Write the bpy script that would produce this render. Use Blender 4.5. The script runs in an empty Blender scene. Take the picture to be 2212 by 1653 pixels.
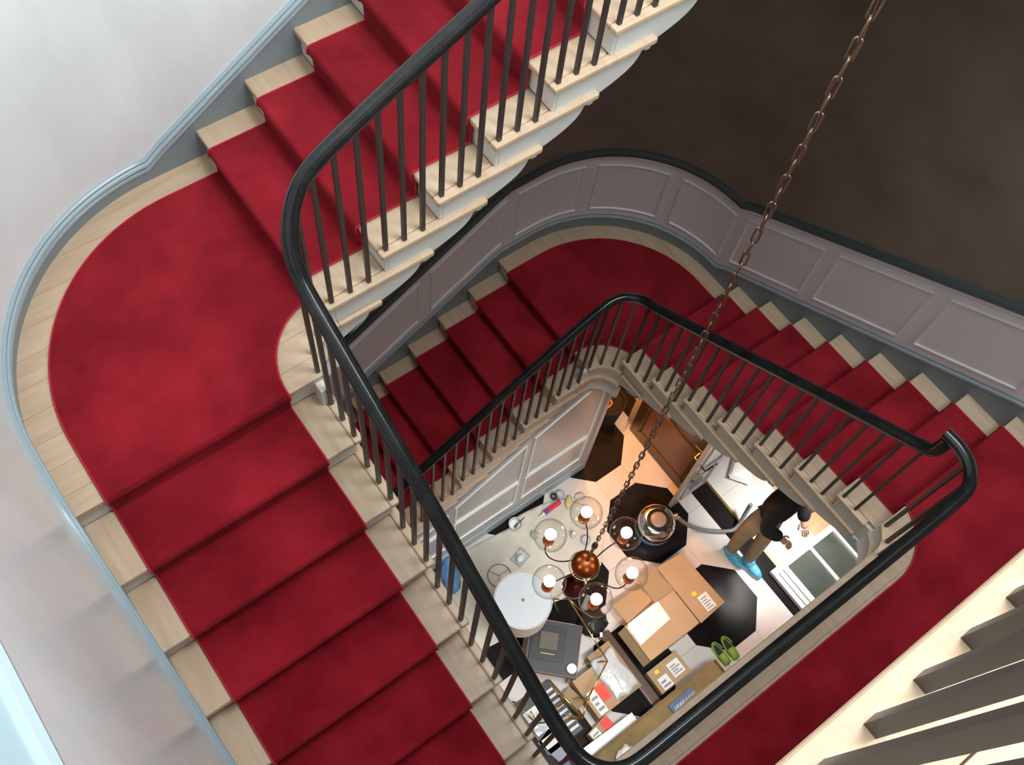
import bpy, bmesh, math, random
from mathutils import Vector, Matrix
random.seed(7)
S = bpy.context.scene
COL = S.collection
F = -3.795            # ground floor level (first-floor gallery is z = 0)

# ------------------------------------------------------------------ camera
cam_d = bpy.data.cameras.new('camera'); cam = bpy.data.objects.new('camera', cam_d); COL.objects.link(cam)
Rw = Matrix(((0.803532, -0.589857, 0.080033), (-0.501030, -0.742786, -0.444114), (0.321411, 0.316761, -0.892389)))
right, down, fwd = Rw[0], Rw[1], Rw[2]
M = Matrix((right, -down, -fwd)).transposed().to_4x4()
M.translation = Vector((-0.7292, -2.2976, 4.9055))
cam.matrix_world = M
cam_d.sensor_fit = 'HORIZONTAL'; cam_d.sensor_width = 36.0
cam_d.lens = 2136.27 / 2212 * 36.0
cam_d.clip_start = 0.05; cam_d.clip_end = 100
S.camera = cam

# ------------------------------------------------------------------ world, lights, exposure
W_ = bpy.data.worlds.new('world'); S.world = W_; W_.use_nodes = True
W_.node_tree.nodes['Background'].inputs[0].default_value = (0.75, 0.86, 1.0, 1)
W_.node_tree.nodes['Background'].inputs[1].default_value = 0.25
S.view_settings.view_transform = 'Standard'; S.view_settings.look = 'None'
S.view_settings.exposure = 0.0; S.view_settings.gamma = 1.0; S.view_settings.use_curve_mapping = False

def area(name, loc, target, sx, sy, power, color, spread=180):
    l = bpy.data.lights.new(name, 'AREA'); l.shape = 'RECTANGLE'; l.size = sx; l.size_y = sy
    l.energy = power; l.color = color; l.spread = math.radians(spread)
    o = bpy.data.objects.new(name, l); COL.objects.link(o); o.location = loc
    o.rotation_euler = (Vector(target) - Vector(loc)).to_track_quat('-Z', 'Y').to_euler()
    return o
def point(name, loc, power, color, r=0.05):
    l = bpy.data.lights.new(name, 'POINT'); l.energy = power; l.color = color; l.shadow_soft_size = r
    o = bpy.data.objects.new(name, l); COL.objects.link(o); o.location = loc; return o
area('skylight', (1.15, -1.9, 6.7), (0.3, -0.7, 0.0), 1.7, 1.7, 235, (0.90, 0.97, 1.0))
area('gallery_window', (3.1, -3.55, 5.45), (-0.6, 0.3, 1.0), 1.5, 1.9, 350, (0.86, 0.97, 1.0))
area('hall_fill', (1.1, -2.62, -0.45), (1.4, -1.25, F), 1.8, 0.25, 24, (1.0, 0.97, 0.92), 80)  # added fill to brighten the hall floor, not an actual fitting
area('room_daylight', (3.62, -2.0, -1.7), (3.6, -1.98, F), 0.4, 0.3, 14, (1.0, 0.97, 0.93), 55)
point('lobby_lamp', (2.70, 0.15, -1.95), 130, (1.0, 0.38, 0.09), 0.08)

# ------------------------------------------------------------------ materials
def nodes(m):
    m.use_nodes = True; nt = m.node_tree; return nt, nt.nodes, nt.links, nt.nodes['Principled BSDF']
def mat(name, c, rough=0.5, metal=0.0, c2=None, scale=5.0, amt=1.0, bump=0.0, bscale=80.0, stretch=(1, 1, 1), spec=0.5, detail=4, coat=0.0, sheen=0.0, rot=(0, 0, 0)):
    m = bpy.data.materials.new(name); nt, N, L, B = nodes(m)
    B.inputs['Base Color'].default_value = (*c, 1); B.inputs['Roughness'].default_value = rough
    B.inputs['Metallic'].default_value = metal; B.inputs['Specular IOR Level'].default_value = spec
    B.inputs['Coat Weight'].default_value = coat; B.inputs['Sheen Weight'].default_value = sheen
    if c2 or bump:
        tc = N.new('ShaderNodeTexCoord'); mp = N.new('ShaderNodeMapping'); mp.inputs['Scale'].default_value = stretch
        mp.inputs['Rotation'].default_value = rot
        L.new(tc.outputs['Object'], mp.inputs[0])
    if c2:
        n = N.new('ShaderNodeTexNoise'); n.inputs['Scale'].default_value = scale; n.inputs['Detail'].default_value = detail
        n.inputs['Roughness'].default_value = 0.6
        L.new(mp.outputs[0], n.inputs[0])
        r = N.new('ShaderNodeValToRGB'); r.color_ramp.elements[0].position = 0.32; r.color_ramp.elements[1].position = 0.68
        r.color_ramp.elements[0].color = (*c, 1); r.color_ramp.elements[1].color = (*c2, 1)
        L.new(n.outputs[0], r.inputs[0]); L.new(r.outputs[0], B.inputs['Base Color'])
    if bump:
        n2 = N.new('ShaderNodeTexNoise'); n2.inputs['Scale'].default_value = bscale; n2.inputs['Detail'].default_value = 3
        L.new(mp.outputs[0], n2.inputs[0]); b = N.new('ShaderNodeBump'); b.inputs['Strength'].default_value = bump; b.inputs['Distance'].default_value = 0.01
        L.new(n2.outputs[0], b.inputs['Height']); L.new(b.outputs[0], B.inputs['Normal'])
    return m
def emit(name, c, s):
    m = bpy.data.materials.new(name); nt, N, L, B = nodes(m)
    B.inputs['Base Color'].default_value = (*c, 1)
    B.inputs['Emission Color'].default_value = (*c, 1); B.inputs['Emission Strength'].default_value = s; return m
def thin_glass(name, tint=(1, 1, 1), ior=1.45, rough=0.02):
    m = bpy.data.materials.new(name); m.use_nodes = True; nt = m.node_tree; N = nt.nodes; L = nt.links
    N.remove(N['Principled BSDF']); out = N['Material Output']
    t = N.new('ShaderNodeBsdfTransparent'); t.inputs[0].default_value = (*tint, 1)
    g = N.new('ShaderNodeBsdfGlossy'); g.inputs['Roughness'].default_value = rough
    w = N.new('ShaderNodeLayerWeight'); w.inputs['Blend'].default_value = 0.5
    pw_ = N.new('ShaderNodeMath'); pw_.operation = 'POWER'; pw_.inputs[1].default_value = 3.0; L.new(w.outputs['Facing'], pw_.inputs[0])
    f = N.new('ShaderNodeMath'); f.operation = 'MULTIPLY_ADD'; f.inputs[1].default_value = 0.85; f.inputs[2].default_value = 0.06; L.new(pw_.outputs[0], f.inputs[0])
    mx = N.new('ShaderNodeMixShader'); L.new(f.outputs[0], mx.inputs[0]); L.new(t.outputs[0], mx.inputs[1]); L.new(g.outputs[0], mx.inputs[2])
    L.new(mx.outputs[0], out.inputs[0]); return m

m_plaster = mat('polished_plaster', (0.66, 0.675, 0.67), 0.22, 0.0, (0.80, 0.82, 0.82), 1.8, bump=0.10, bscale=7, spec=0.5, detail=8, stretch=(1, 1, .45))
m_frieze = mat('frieze_paint', (0.50, 0.66, 0.72), 0.6)
m_shaded_plaster = mat('shaded_plaster', (0.165, 0.122, 0.092), 0.28, 0.0, (0.235, 0.185, 0.148), 2.2, bump=0.06, bscale=9, spec=0.5, detail=6)  # same plaster, shade of the lower and right walls put into its colour
m_skirt = mat('skirting_paint', (0.20, 0.235, 0.25), 0.35)
m_mould = mat('moulding_paint', (0.31, 0.38, 0.42), 0.3)
m_dado = mat('dado_paint', (0.74, 0.71, 0.71), 0.36)
m_capdark = mat('cap_rail_paint', (0.055, 0.075, 0.075), 0.35)
m_white = mat('white_paint', (0.66, 0.64, 0.60), 0.4)
m_bright = mat('gloss_white_paint', (0.82, 0.88, 0.9), 0.25)
m_oak = mat('oak', (0.50, 0.345, 0.225), 0.42, 0.0, (0.60, 0.44, 0.305), 2.0, bump=0.04, bscale=30, stretch=(14, 1.3, 6), detail=5)
m_oak_y = mat('oak_lengthwise', (0.50, 0.345, 0.225), 0.42, 0.0, (0.60, 0.44, 0.305), 2.0, bump=0.04, bscale=30, stretch=(1.3, 14, 6), detail=5)
m_carpet = mat('red_carpet', (0.23, 0.005, 0.012), 0.95, 0.0, (0.42, 0.016, 0.030), 2.6, bump=0.8, bscale=380, spec=0.1, detail=5, sheen=0.03)
m_bind = mat('carpet_binding', (0.50, 0.02, 0.04), 0.7, spec=0.2)
m_rail = mat('black_rail', (0.007, 0.007, 0.008), 0.22, spec=0.42, c2=(0.016, 0.016, 0.016), scale=12, bump=0.03, bscale=60)
m_iron = mat('dark_bronze_bar', (0.050, 0.040, 0.037), 0.45, 0.2)
m_blackt = mat('black_marble', (0.008, 0.007, 0.007), 0.20, 0.0, (0.018, 0.016, 0.016), 3.5, detail=8, spec=0.05)
m_whitet = mat('white_marble', (0.60, 0.57, 0.55), 0.16, 0.0, (0.68, 0.66, 0.64), 2.0, detail=6)
m_grout = mat('grout', (0.28, 0.26, 0.25), 0.9)
m_brass = mat('brass', (0.75, 0.55, 0.20), 0.22, 1.0)
m_copper = mat('copper', (0.48, 0.15, 0.05), 0.36, 1.0)
m_copper_d = mat('dark_copper', (0.10, 0.02, 0.012), 0.25, 0.8)
m_chain = mat('antique_brass', (0.30, 0.22, 0.15), 0.30, 0.95)
m_chrome = mat('chrome', (0.75, 0.75, 0.75), 0.12, 1.0)
m_card = mat('cardboard', (0.43, 0.29, 0.165), 0.8, 0.0, (0.50, 0.34, 0.20), 3.0)
m_card_in = mat('cardboard_inside', (0.36, 0.25, 0.14), 0.85)
m_paper = mat('white_paper', (0.85, 0.85, 0.84), 0.6)
m_print = mat('grey_print', (0.30, 0.30, 0.34), 0.7)
m_yellow = mat('yellow_sticker', (0.85, 0.72, 0.05), 0.6)
m_redlab = mat('red_label', (0.85, 0.07, 0.05), 0.6)
m_plastic = mat('grey_plastic_film', (0.48, 0.53, 0.56), 0.22, 0.0, (0.62, 0.66, 0.69), 14, bump=0.8, bscale=14)
m_black = mat('black_plastic', (0.02, 0.02, 0.022), 0.4)
m_slate = mat('slate_surface', (0.026, 0.031, 0.034), 0.45, 0.0, (0.040, 0.047, 0.050), 6)
m_walnut = mat('dark_wood', (0.065, 0.038, 0.024), 0.3, 0.0, (0.10, 0.06, 0.04), 2.0, stretch=(10, 1, 10))
m_velvet = mat('mustard_velvet', (0.15, 0.105, 0.035), 0.7, 0.0, (0.25, 0.18, 0.07), 5, sheen=0.3)
m_blue = mat('blue_cover', (0.06, 0.12, 0.22), 0.5)
m_denim = mat('blue_fabric', (0.10, 0.25, 0.52), 0.8, 0.0, (0.16, 0.34, 0.62), 9)
m_green = mat('green_foam', (0.20, 0.36, 0.045), 0.6)
m_cloth = mat('dust_sheet', (0.60, 0.575, 0.50), 0.85, 0.0, (0.68, 0.66, 0.58), 8, bump=0.7, bscale=6)
m_shade = mat('lamp_shade_fabric', (0.55, 0.50, 0.44), 0.8)
m_opal = mat('opal_diffuser', (0.50, 0.56, 0.60), 0.35)
m_lilac = mat('lilac_paper', (0.36, 0.36, 0.50), 0.6)
m_jacket = mat('black_jacket', (0.006, 0.006, 0.007), 0.9)
m_trouser = mat('beige_trousers', (0.30, 0.22, 0.13), 0.85, 0.0, (0.42, 0.32, 0.20), 6)
m_shoec = mat('blue_shoe_cover', (0.05, 0.33, 0.55), 0.4, 0.0, (0.14, 0.50, 0.70), 25, bump=0.5, bscale=30)
m_skin = mat('skin', (0.45, 0.25, 0.17), 0.5)
m_hair = mat('dark_hair', (0.012, 0.009, 0.007), 0.6)
m_glass = thin_glass('clear_glass')
m_glass_d = mat('dark_pane', (0.05, 0.06, 0.05), 0.12, 0.0, (0.08, 0.09, 0.08), 2)
m_bulb = emit('glowing_filament_bulb', (1.0, 0.74, 0.48), 8.0)
m_browndoor = mat('brown_door_paint', (0.045, 0.022, 0.012), 0.3)
m_greydoor = mat('grey_door_paint', (0.42, 0.40, 0.39), 0.25)
m_cream = mat('cream_paint', (0.50, 0.42, 0.28), 0.5)
m_parquet = mat('timber_floor', (0.42, 0.22, 0.11), 0.4, 0.0, (0.50, 0.28, 0.15), 4, stretch=(1, 6, 1))
m_red = mat('red_rug', (0.35, 0.04, 0.02), 0.9)
m_ceil = mat('ceiling_paint', (0.7, 0.7, 0.7), 0.8)
m_orange = mat('orange_glaze', (0.75, 0.22, 0.04), 0.35)

# ------------------------------------------------------------------ helpers
def build(name, bm, m, parent=None, smooth=False, bevel=0.0, seg=2):
    bmesh.ops.recalc_face_normals(bm, faces=bm.faces)
    me = bpy.data.meshes.new(name); bm.to_mesh(me); bm.free()
    if m: me.materials.append(m)
    if smooth:
        for p in me.polygons: p.use_smooth = True
        if smooth != 'all':
            try: me.set_sharp_from_angle(angle=math.radians(35))
            except Exception: pass
    o = bpy.data.objects.new(name, me); COL.objects.link(o)
    if parent: o.parent = parent
    if bevel:
        b = o.modifiers.new('bevel', 'BEVEL'); b.width = bevel; b.segments = seg; b.limit_method = 'ANGLE'; b.angle_limit = math.radians(50)
    return o
def tag(o, label=None, cat=None, group=None, kind=None):
    if label: o['label'] = label
    if cat: o['category'] = cat
    if group: o['group'] = group
    if kind: o['kind'] = kind
    return o
def thing(name, label, cat, loc=(0, 0, 0), rz=0.0, group=None):
    o = bpy.data.objects.new(name, None); COL.objects.link(o); o.location = loc; o.rotation_euler = (0, 0, rz)
    o.empty_display_size = 0.05
    return tag(o, label, cat, group)
def struct(o): o['kind'] = 'structure'; return o
def BM(): return bmesh.new()
def box(bm, x0, x1, y0, y1, z0, z1, mtx=None):
    vs = [bm.verts.new((x, y, z)) for z in (z0, z1) for x, y in ((x0, y0), (x1, y0), (x1, y1), (x0, y1))]
    if mtx: 
        for v in vs: v.co = mtx @ v.co
    for f in ((3, 2, 1, 0), (4, 5, 6, 7), (0, 1, 5, 4), (1, 2, 6, 5), (2, 3, 7, 6), (3, 0, 4, 7)): bm.faces.new([vs[i] for i in f])
    return vs
def prism(bm, pts, z0, z1):
    a = [bm.verts.new((x, y, z0)) for x, y in pts]; b = [bm.verts.new((x, y, z1)) for x, y in pts]
    bm.faces.new(a[::-1]); bm.faces.new(b); n = len(pts)
    for i in range(n): bm.faces.new((a[i], a[(i+1) % n], b[(i+1) % n], b[i]))
def loft(bm, A, B, cap=True):
    a = [bm.verts.new(p) for p in A]; b = [bm.verts.new(p) for p in B]; n = len(A)
    if cap: bm.faces.new(a[::-1]); bm.faces.new(b)
    for i in range(n): bm.faces.new((a[i], a[(i+1) % n], b[(i+1) % n], b[i]))
def lathe(bm, prof, n=24, mtx=None, cap=True):
    rings = []
    for r, z in prof:
        ring = []
        for k in range(n):
            a = 2*math.pi*k/n; p = Vector((r*math.cos(a), r*math.sin(a), z))
            ring.append(bm.verts.new(mtx @ p if mtx else p))
        rings.append(ring)
    for A, B in zip(rings, rings[1:]):
        for k in range(n): bm.faces.new((A[k], A[(k+1) % n], B[(k+1) % n], B[k]))
    if cap:
        if prof[0][0] > 1e-5: bm.faces.new(rings[0][::-1])
        if prof[-1][0] > 1e-5: bm.faces.new(rings[-1])
def sweep(bm, prof, path, closed=True, cap=True, fixed=None):
    """profile (lateral, up) swept along a 3-D path that never runs exactly vertical"""
    P = [Vector(p) for p in path]; rings = []
    for i, p in enumerate(P):
        t = (P[min(i+1, len(P)-1)] - P[max(i-1, 0)]).normalized()
        h = Vector((t.x, t.y, 0))
        lat = Vector((h.y, -h.x, 0)).normalized() if h.length > 1e-6 else Vector((1, 0, 0))
        up = lat.cross(t).normalized() if fixed is None else Vector((0, 0, 1))
        if up.z < 0: up = -up
        rings.append([bm.verts.new(p + lat*a + up*b) for a, b in prof])
    n = len(prof)
    for A, B in zip(rings, rings[1:]):
        for k in range(n if closed else n-1): bm.faces.new((A[k], A[(k+1) % n], B[(k+1) % n], B[k]))
    if cap and closed: bm.faces.new(rings[0][::-1]); bm.faces.new(rings[-1])
def tube(bm, path, r, n=8, closed=False):
    P = [Vector(p) for p in path]; m = len(P); rings = []
    up = Vector((0, 0, 1)); prev = None
    for i, p in enumerate(P):
        if closed: t = (P[(i+1) % m] - P[(i-1) % m]).normalized()
        else: t = (P[min(i+1, m-1)] - P[max(i-1, 0)]).normalized()
        if prev is None:
            a = t.cross(up) if abs(t.z) < 0.95 else t.cross(Vector((1, 0, 0)))
        else: a = prev - t*prev.dot(t)
        a.normalize(); prev = a; b = t.cross(a)
        rr = r[i] if isinstance(r, (list, tuple)) else r
        rings.append([bm.verts.new(p + (a*math.cos(2*math.pi*k/n) + b*math.sin(2*math.pi*k/n))*rr) for k in range(n)])
    prs = list(zip(rings, rings[1:])) + ([(rings[-1], rings[0])] if closed else [])
    for A, B in prs:
        for k in range(n): bm.faces.new((A[k], A[(k+1) % n], B[(k+1) % n], B[k]))
    if not closed: bm.faces.new(rings[0][::-1]); bm.faces.new(rings[-1])
def uvs(bm, c, r, seg=24, ring=14, sc=(1, 1, 1)):
    m = Matrix.Translation(c) @ Matrix.Diagonal((*sc, 1)); bmesh.ops.create_uvsphere(bm, u_segments=seg, v_segments=ring, radius=r, matrix=m)
def arc(cx, cy, r, a0, a1, n):
    return [(cx + r*math.cos(math.radians(a0 + (a1-a0)*i/n)), cy + r*math.sin(math.radians(a0 + (a1-a0)*i/n))) for i in range(n+1)]
def bezier(p0, p1, p2, p3, n):
    return [tuple((1-t)**3*a + 3*(1-t)**2*t*b + 3*(1-t)*t*t*c + t**3*d for a, b, c, d in zip(p0, p1, p2, p3)) for t in [i/n for i in range(n+1)]]

# ------------------------------------------------------------------ stair geometry
R_, G = 0.165, 0.2734
WID = 1.133
YI, XI3 = -0.3288, 2.1938          # inner edges (north string, east string); west string is x = 0
YG = -2.4363                       # inner edge of the gallery
ZL1, ZL3 = 7*R_, -8*R_
YW, XW, XE = YI + WID, -WID, XI3 + WID
Y2, Y3, X1, X4 = -0.4924, -0.4402, 0.1253, 2.0316
RI, RO = 0.157, 1.0                # inner and outer corner radii
CI, CO = 0.1826, WID - 0.1404      # carpet edges measured from the inner edge

class Flight:
    """local frame: s climbs, w runs from the inner edge (0) to the wall (WID)"""
    def __init__(self, o, ds, dw, s0, n, zb): self.o, self.ds, self.dw, self.s0, self.n, self.zb = Vector(o), Vector(ds), Vector(dw), s0, n, zb
    def P(self, s, w, z): return self.o + self.ds*s + self.dw*w + Vector((0, 0, z))
    def s(self, j): return self.s0 + (j-1)*G
    def z(self, j): return self.zb + j*R_
FL = {
 'lower_north': Flight((0, YI, 0), (1, 0, 0), (0, 1, 0), X4 - 7*G, 8, -16*R_),
 'lower_east': Flight((XI3, 0, 0), (0, -1, 0), (1, 0, 0), -Y3, 8, ZL3),
 'upper_west': Flight((0, 0, 0), (0, 1, 0), (-1, 0, 0), Y2 - 6*G, 7, 0.0),
 'upper_north': Flight((0, YI, 0), (1, 0, 0), (0, 1, 0), X1, 8, ZL1),
}
def slab(bm, fl, prof, w0, w1):
    loft(bm, [fl.P(s, w0, z) for s, z in prof], [fl.P(s, w1, z) for s, z in prof])
NOSE = 0.034
def bracket(fl, j, x0=.0425):
    s, z, top = fl.s(j), fl.z(j), fl.s(fl.n) + .015
    cur = bezier((s+2*G-.060, z-NOSE-.001), (s+2*G-.072, z-NOSE-.085), (s+1.62*G, z-R_+.012), (s+G-.005, z-R_-NOSE-.001), 12)
    cur = [(min(a, top), b) for a, b in cur]
    return [(s+x0, z-NOSE-.001)] + cur + [(s+x0, z-R_-NOSE-.001)]
def make_flight(fl, label, last=True, oak=m_oak, start=True):
    t = thing('stair_flight', label, 'stairs', fl.P(fl.s(1), WID/2, fl.zb))
    inv = Matrix.Translation(-t.location)
    def out(name, bm, m, **k):
        bm.transform(inv); return build(name, bm, m, t, **k)
    top = fl.n if last else fl.n - 1
    for j in range(1, fl.n):
        s, z = fl.s(j), fl.z(j)
        bm = BM()
        slab(bm, fl, [(s, z-NOSE), (s, z), (s+G+.03, z), (s+G+.03, z-NOSE)], 0.045, WID)
        # return nosing that runs past the riser behind
        e = min(s + 2*G - .012, fl.s(fl.n) - .0515)
        loft(bm, [fl.P(s, 0, z-NOSE), fl.P(e, 0, z-NOSE), fl.P(e, 0, z), fl.P(s, 0, z)],
                 [fl.P(s, .0445, z-NOSE), fl.P(e, .0445, z-NOSE), fl.P(e, .0445, z), fl.P(s, .0445, z)])
        out('tread', bm, oak, bevel=0.009, seg=3)
    for j in range(1, fl.n+1):
        s, z = fl.s(j), fl.z(j)
        bm = BM(); slab(bm, fl, [(s+.026, z-R_+.0005), (s+.026, z-NOSE-.001), (s+.042, z-NOSE-.001), (s+.042, z-R_+.0005)], 0.026, WID)
        out('riser', bm, m_white, bevel=0.002, seg=1)
        if j == fl.n: continue
        bm = BM()
        slab(bm, fl, bracket(fl, j), 0.026, 0.06)
        a = s + 2*G - .065
        if a + .03 < fl.s(fl.n) + .01: slab(bm, fl, [(a+.004, z-NOSE-.001), (a+.030, z-NOSE-.001), (a+.030, z-NOSE-.022), (a+.004, z-NOSE-.022)], 0.012, 0.026)
        out('string_bracket', bm, m_white, smooth=True)
    bm = BM()
    s1, sn = fl.s(1), fl.s(fl.n)
    slab(bm, fl, [(s1+.06, fl.z(1)-.375), (s1+.06, fl.z(1)-.425), (sn-.02, fl.z(fl.n)-.425), (sn-.02, fl.z(fl.n)-.375)], 0.08, WID)
    out('soffit', bm, m_white)
    if start:      # the landing's own nosing return and bracket run on under the first step
        s, z = fl.s(0), fl.z(0)
        bm = BM(); loft(bm, *[[fl.P(a, w, b) for a, b in ((s1+.0405, z-NOSE), (s1+G-.012, z-NOSE), (s1+G-.012, z), (s1+.0405, z))] for w in (0, .0245)])
        out('nosing_return', bm, oak, bevel=0.009, seg=3)
        bm = BM(); slab(bm, fl, bracket(fl, 0, G+.045), 0.026, 0.06); out('string_bracket', bm, m_white, smooth=True)
    return t

flights = {}
flights['ln'] = make_flight(FL['lower_north'], 'lowest flight, rising to the far landing along the panelled wall', start=False)
flights['le'] = make_flight(FL['lower_east'], 'flight on the right, climbing from the far landing to the gallery')
flights['uw'] = make_flight(FL['upper_west'], 'left flight of wide treads, nearest the camera, under the curved landing')
flights['un'] = make_flight(FL['upper_north'], 'top flight with bright oak nosings, climbing out of the picture at the top')

# ---- landings
def planks(name, poly, z0, z1, axis, width, parent, m, off=0.0):
    lo = min(p[axis] for p in poly); hi = max(p[axis] for p in poly)
    a = lo - off
    while a < hi:
        b = a + width
        bm = BM(); prism(bm, poly, z0, z1)
        nrm = Vector((1, 0, 0)) if axis == 0 else Vector((0, 1, 0))
        for c, sgn in ((a + .0007, -1), (b - .0007, 1)):
            g = bm.verts[:] + bm.edges[:] + bm.faces[:]
            r = bmesh.ops.bisect_plane(bm, geom=g, plane_co=nrm*c, plane_no=nrm*sgn, clear_outer=True)
            ed = [e for e in bm.edges if e.is_boundary]
            if ed: bmesh.ops.holes_fill(bm, edges=ed)
        if len(bm.faces) > 3: build(name, bm, m, parent)
        else: bm.free()
        a = b
L1_poly = [(0, Y2+.0), (0, -.486)] + arc(.157, -.486, RI, 180, 90, 8)[1:] + [(X1+.04, YI), (X1+.04, YW), (-.133, YW)] + arc(-.133, YW-RO, RO, 90, 180, 26)[1:] + [(XW, Y2)]
cx3 = XI3 - RI
L3_poly = [(X4, YI), (cx3, YI)] + arc(cx3, -.486, RI, 90, 8, 8)[1:] + [(XI3, Y3-.03), (XE, Y3-.03), (XE, YW-RO)] + arc(XE-RO, YW-RO, RO, 0, 90, 26)[1:] + [(X4, YW)]
L4_poly = [(XW, Y2-6*G+.03), (0, Y2-6*G+.03), (0, -2.279)] + arc(.157, -2.279, RI, 180, 270, 8)[1:] + arc(cx3, -2.279, RI, 270, 331, 6) + [(XI3+.001, Y3-7*G), (XE, Y3-7*G), (XE, -3.75), (XW, -3.75)]
i_ = .034
L1_core = [(-i_, Y2+.045), (-i_, -.486)] + arc(.157, -.486, RI+i_, 180, 90, 12)[1:] + [(X1+.025, YI+i_), (X1+.025, YW), (-.133, YW)] + arc(-.133, YW-RO, RO, 90, 180, 26)[1:] + [(XW, Y2+.045)]
L3_core = [(X4+.045, YI+i_)] + arc(cx3, -.486, RI+i_, 78, 8, 12) + [(XI3+i_, Y3-.02), (XE, Y3-.02), (XE, YW-RO)] + arc(XE-RO, YW-RO, RO, 0, 90, 26)[1:] + [(X4+.045, YW)]
L4_core = [(XW, Y2-6*G+.02), (-i_, Y2-6*G+.02), (-i_, -2.279)] + arc(.157, -2.279, RI+i_, 180, 270, 12)[1:] + arc(cx3, -2.279, RI+i_, 270, 325, 8) + [(XI3+i_, Y3-7*G-.045), (XE, Y3-7*G-.045), (XE, -3.75), (XW, -3.75)]
def landing(label, poly, core, z, axis, fascia_path, m=m_oak_y, off=0.0):
    t = thing('landing', label, 'landing')
    planks('plank', poly, z-NOSE, z, axis, .128, t, m, off)
    bm = BM(); prism(bm, core, z-.24, z-NOSE-.001); build('slab', bm, m_white, t)
    sg = -1 if z == 0 else 1      # side of the path on which the open well lies
    bm = BM()
    sweep(bm, [(-.030*sg, 0), (-.004*sg, 0), (0, .004), (0, .028), (-.006*sg, .034), (-.030*sg, .034)], [(x, y, z-R_-.034) for x, y in fascia_path], fixed=1)
    build('fascia_ledge', bm, m, t, smooth=True)
    bm = BM()
    sweep(bm, [(-.06*sg, -.40), (-.034*sg, -.40), (-.020*sg, -.385), (-.020*sg, -.345), (-.026*sg, -.335), (-.024*sg, -.035), (-.06*sg, -.035)], [(x, y, z) for x, y in fascia_path], fixed=1)
    build('fascia', bm, m_white, t, smooth=True)
    return t
landing('curved corner landing at the left, top of the left flight', L1_poly, L1_core, ZL1, 1, [(0, -.5435), (0, -.486)] + arc(.157, -.486, RI, 180, 90, 12)[1:], off=.03)
landing('curved corner landing at the far side below the brown wall', L3_poly, L3_core, ZL3, 0, [(X4-.051, YI), (cx3, YI)] + arc(cx3, -.486, RI, 90, 0, 12)[1:], m=m_oak)
landing('long straight gallery landing along the lower right', L4_poly, L4_core, 0.0, 1, [(0, -2.2), (0, -2.279)] + arc(.157, -2.279, RI, 180, 270, 12)[1:] + [(cx3, YG)] + arc(cx3, -2.279, RI, 270, 338, 10)[1:], m=m_oak)

# ---- carpet
TC = 0.012
car = thing('stair_carpet', 'deep red carpet runner laid down the middle of stairs and landings', 'carpet')
def carpet_flight(fl, last_top):
    pr = [(fl.s(1)+.012, fl.zb+TC-.002)]
    for j in range(1, fl.n+1):
        s, z = fl.s(j), fl.z(j)
        pr += [(s+.012, z-NOSE-.006), (s-.010, z-NOSE+.002), (s-.014, z-.014), (s-.011, z+.002), (s-.003, z+.010), (s+.012, z+TC)]
        if j < fl.n: pr += [(fl.s(j+1)+.012, z+TC)]
    inn = []
    for i, (s, z) in enumerate(pr):
        a = Vector(pr[max(i-1, 0)]); b = Vector(pr[min(i+1, len(pr)-1)]); t = (b-a).normalized(); nrm = Vector((t.y, -t.x))
        inn.append((s + nrm.x*.010, z + nrm.y*.010))
    bm = BM()
    rows = []
    for w in (CI, CO):
        rows.append(([bm.verts.new(fl.P(s, w, z)) for s, z in pr], [bm.verts.new(fl.P(s, w, z)) for s, z in inn]))
    (o0, i0), (o1, i1) = rows
    for k in range(len(pr)-1):
        bm.faces.new((o0[k], o0[k+1], o1[k+1], o1[k])); bm.faces.new((i0[k], i1[k], i1[k+1], i0[k+1]))
        bm.faces.new((o0[k], i0[k], i0[k+1], o0[k+1])); bm.faces.new((o1[k], o1[k+1], i1[k+1], i1[k]))
    c = build('flight_carpet', bm, m_carpet, car, smooth=True)
    for w in (CI, CO):
        bm = BM(); tube(bm, [fl.P(s, w, z-.003) for s, z in pr], .0045, 6)
        build('edge_binding', bm, m_bind, c, smooth='all')
for k in FL: carpet_flight(FL[k], 0)
def carpet_landing(poly, z, borders):
    bm = BM(); prism(bm, poly, z+.001, z+TC); c = build('landing_carpet', bm, m_carpet, car)
    for b in borders:
        bm = BM(); tube(bm, [(x, y, z+TC-.003) for x, y in b], .0045, 6); build('edge_binding', bm, m_bind, c, smooth='all')
ri, ro = RI + CI, RO - .1404
b1 = [(-CI, Y2-.002), (-CI, -.486)] + arc(.157, -.486, ri, 180, 90, 14)[1:] + [(X1+.012, YI+CI)]
b2 = [(X1+.012, YW-.1404), (-.133, YW-.1404)] + arc(-.133, YW-RO, ro, 90, 180, 26)[1:] + [(-CO, Y2-.002)]
carpet_landing(b1 + b2, ZL1, [b1, b2])
b1 = [(X4+.012, YI+CI), (cx3, YI+CI)] + arc(cx3, -.486, ri, 90, 7, 14)[1:] + [(XI3+CI, Y3-.014)]
b2 = [(XI3+CO, Y3-.014), (XI3+CO, YW-RO)] + arc(XE-RO, YW-RO, ro, 0, 90, 26)[1:] + [(X4+.012, YW-.1404)]
carpet_landing(b1 + b2, ZL3, [b1, b2])
b1 = [(-CI, Y2-6*G+.012), (-CI, -2.279)] + arc(.157, -2.279, ri, 180, 270, 12)[1:] + arc(cx3, -2.279, ri, 270, 345, 12) + [(XI3+CI, Y3-7*G-.002)]
b2 = [(XI3+CO, Y3-7*G-.002), (XI3+CO, -3.6), (-CO, -3.6), (-CO, Y2-6*G+.012)]
carpet_landing(b1 + b2, 0.0, [b1, b2])

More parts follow.
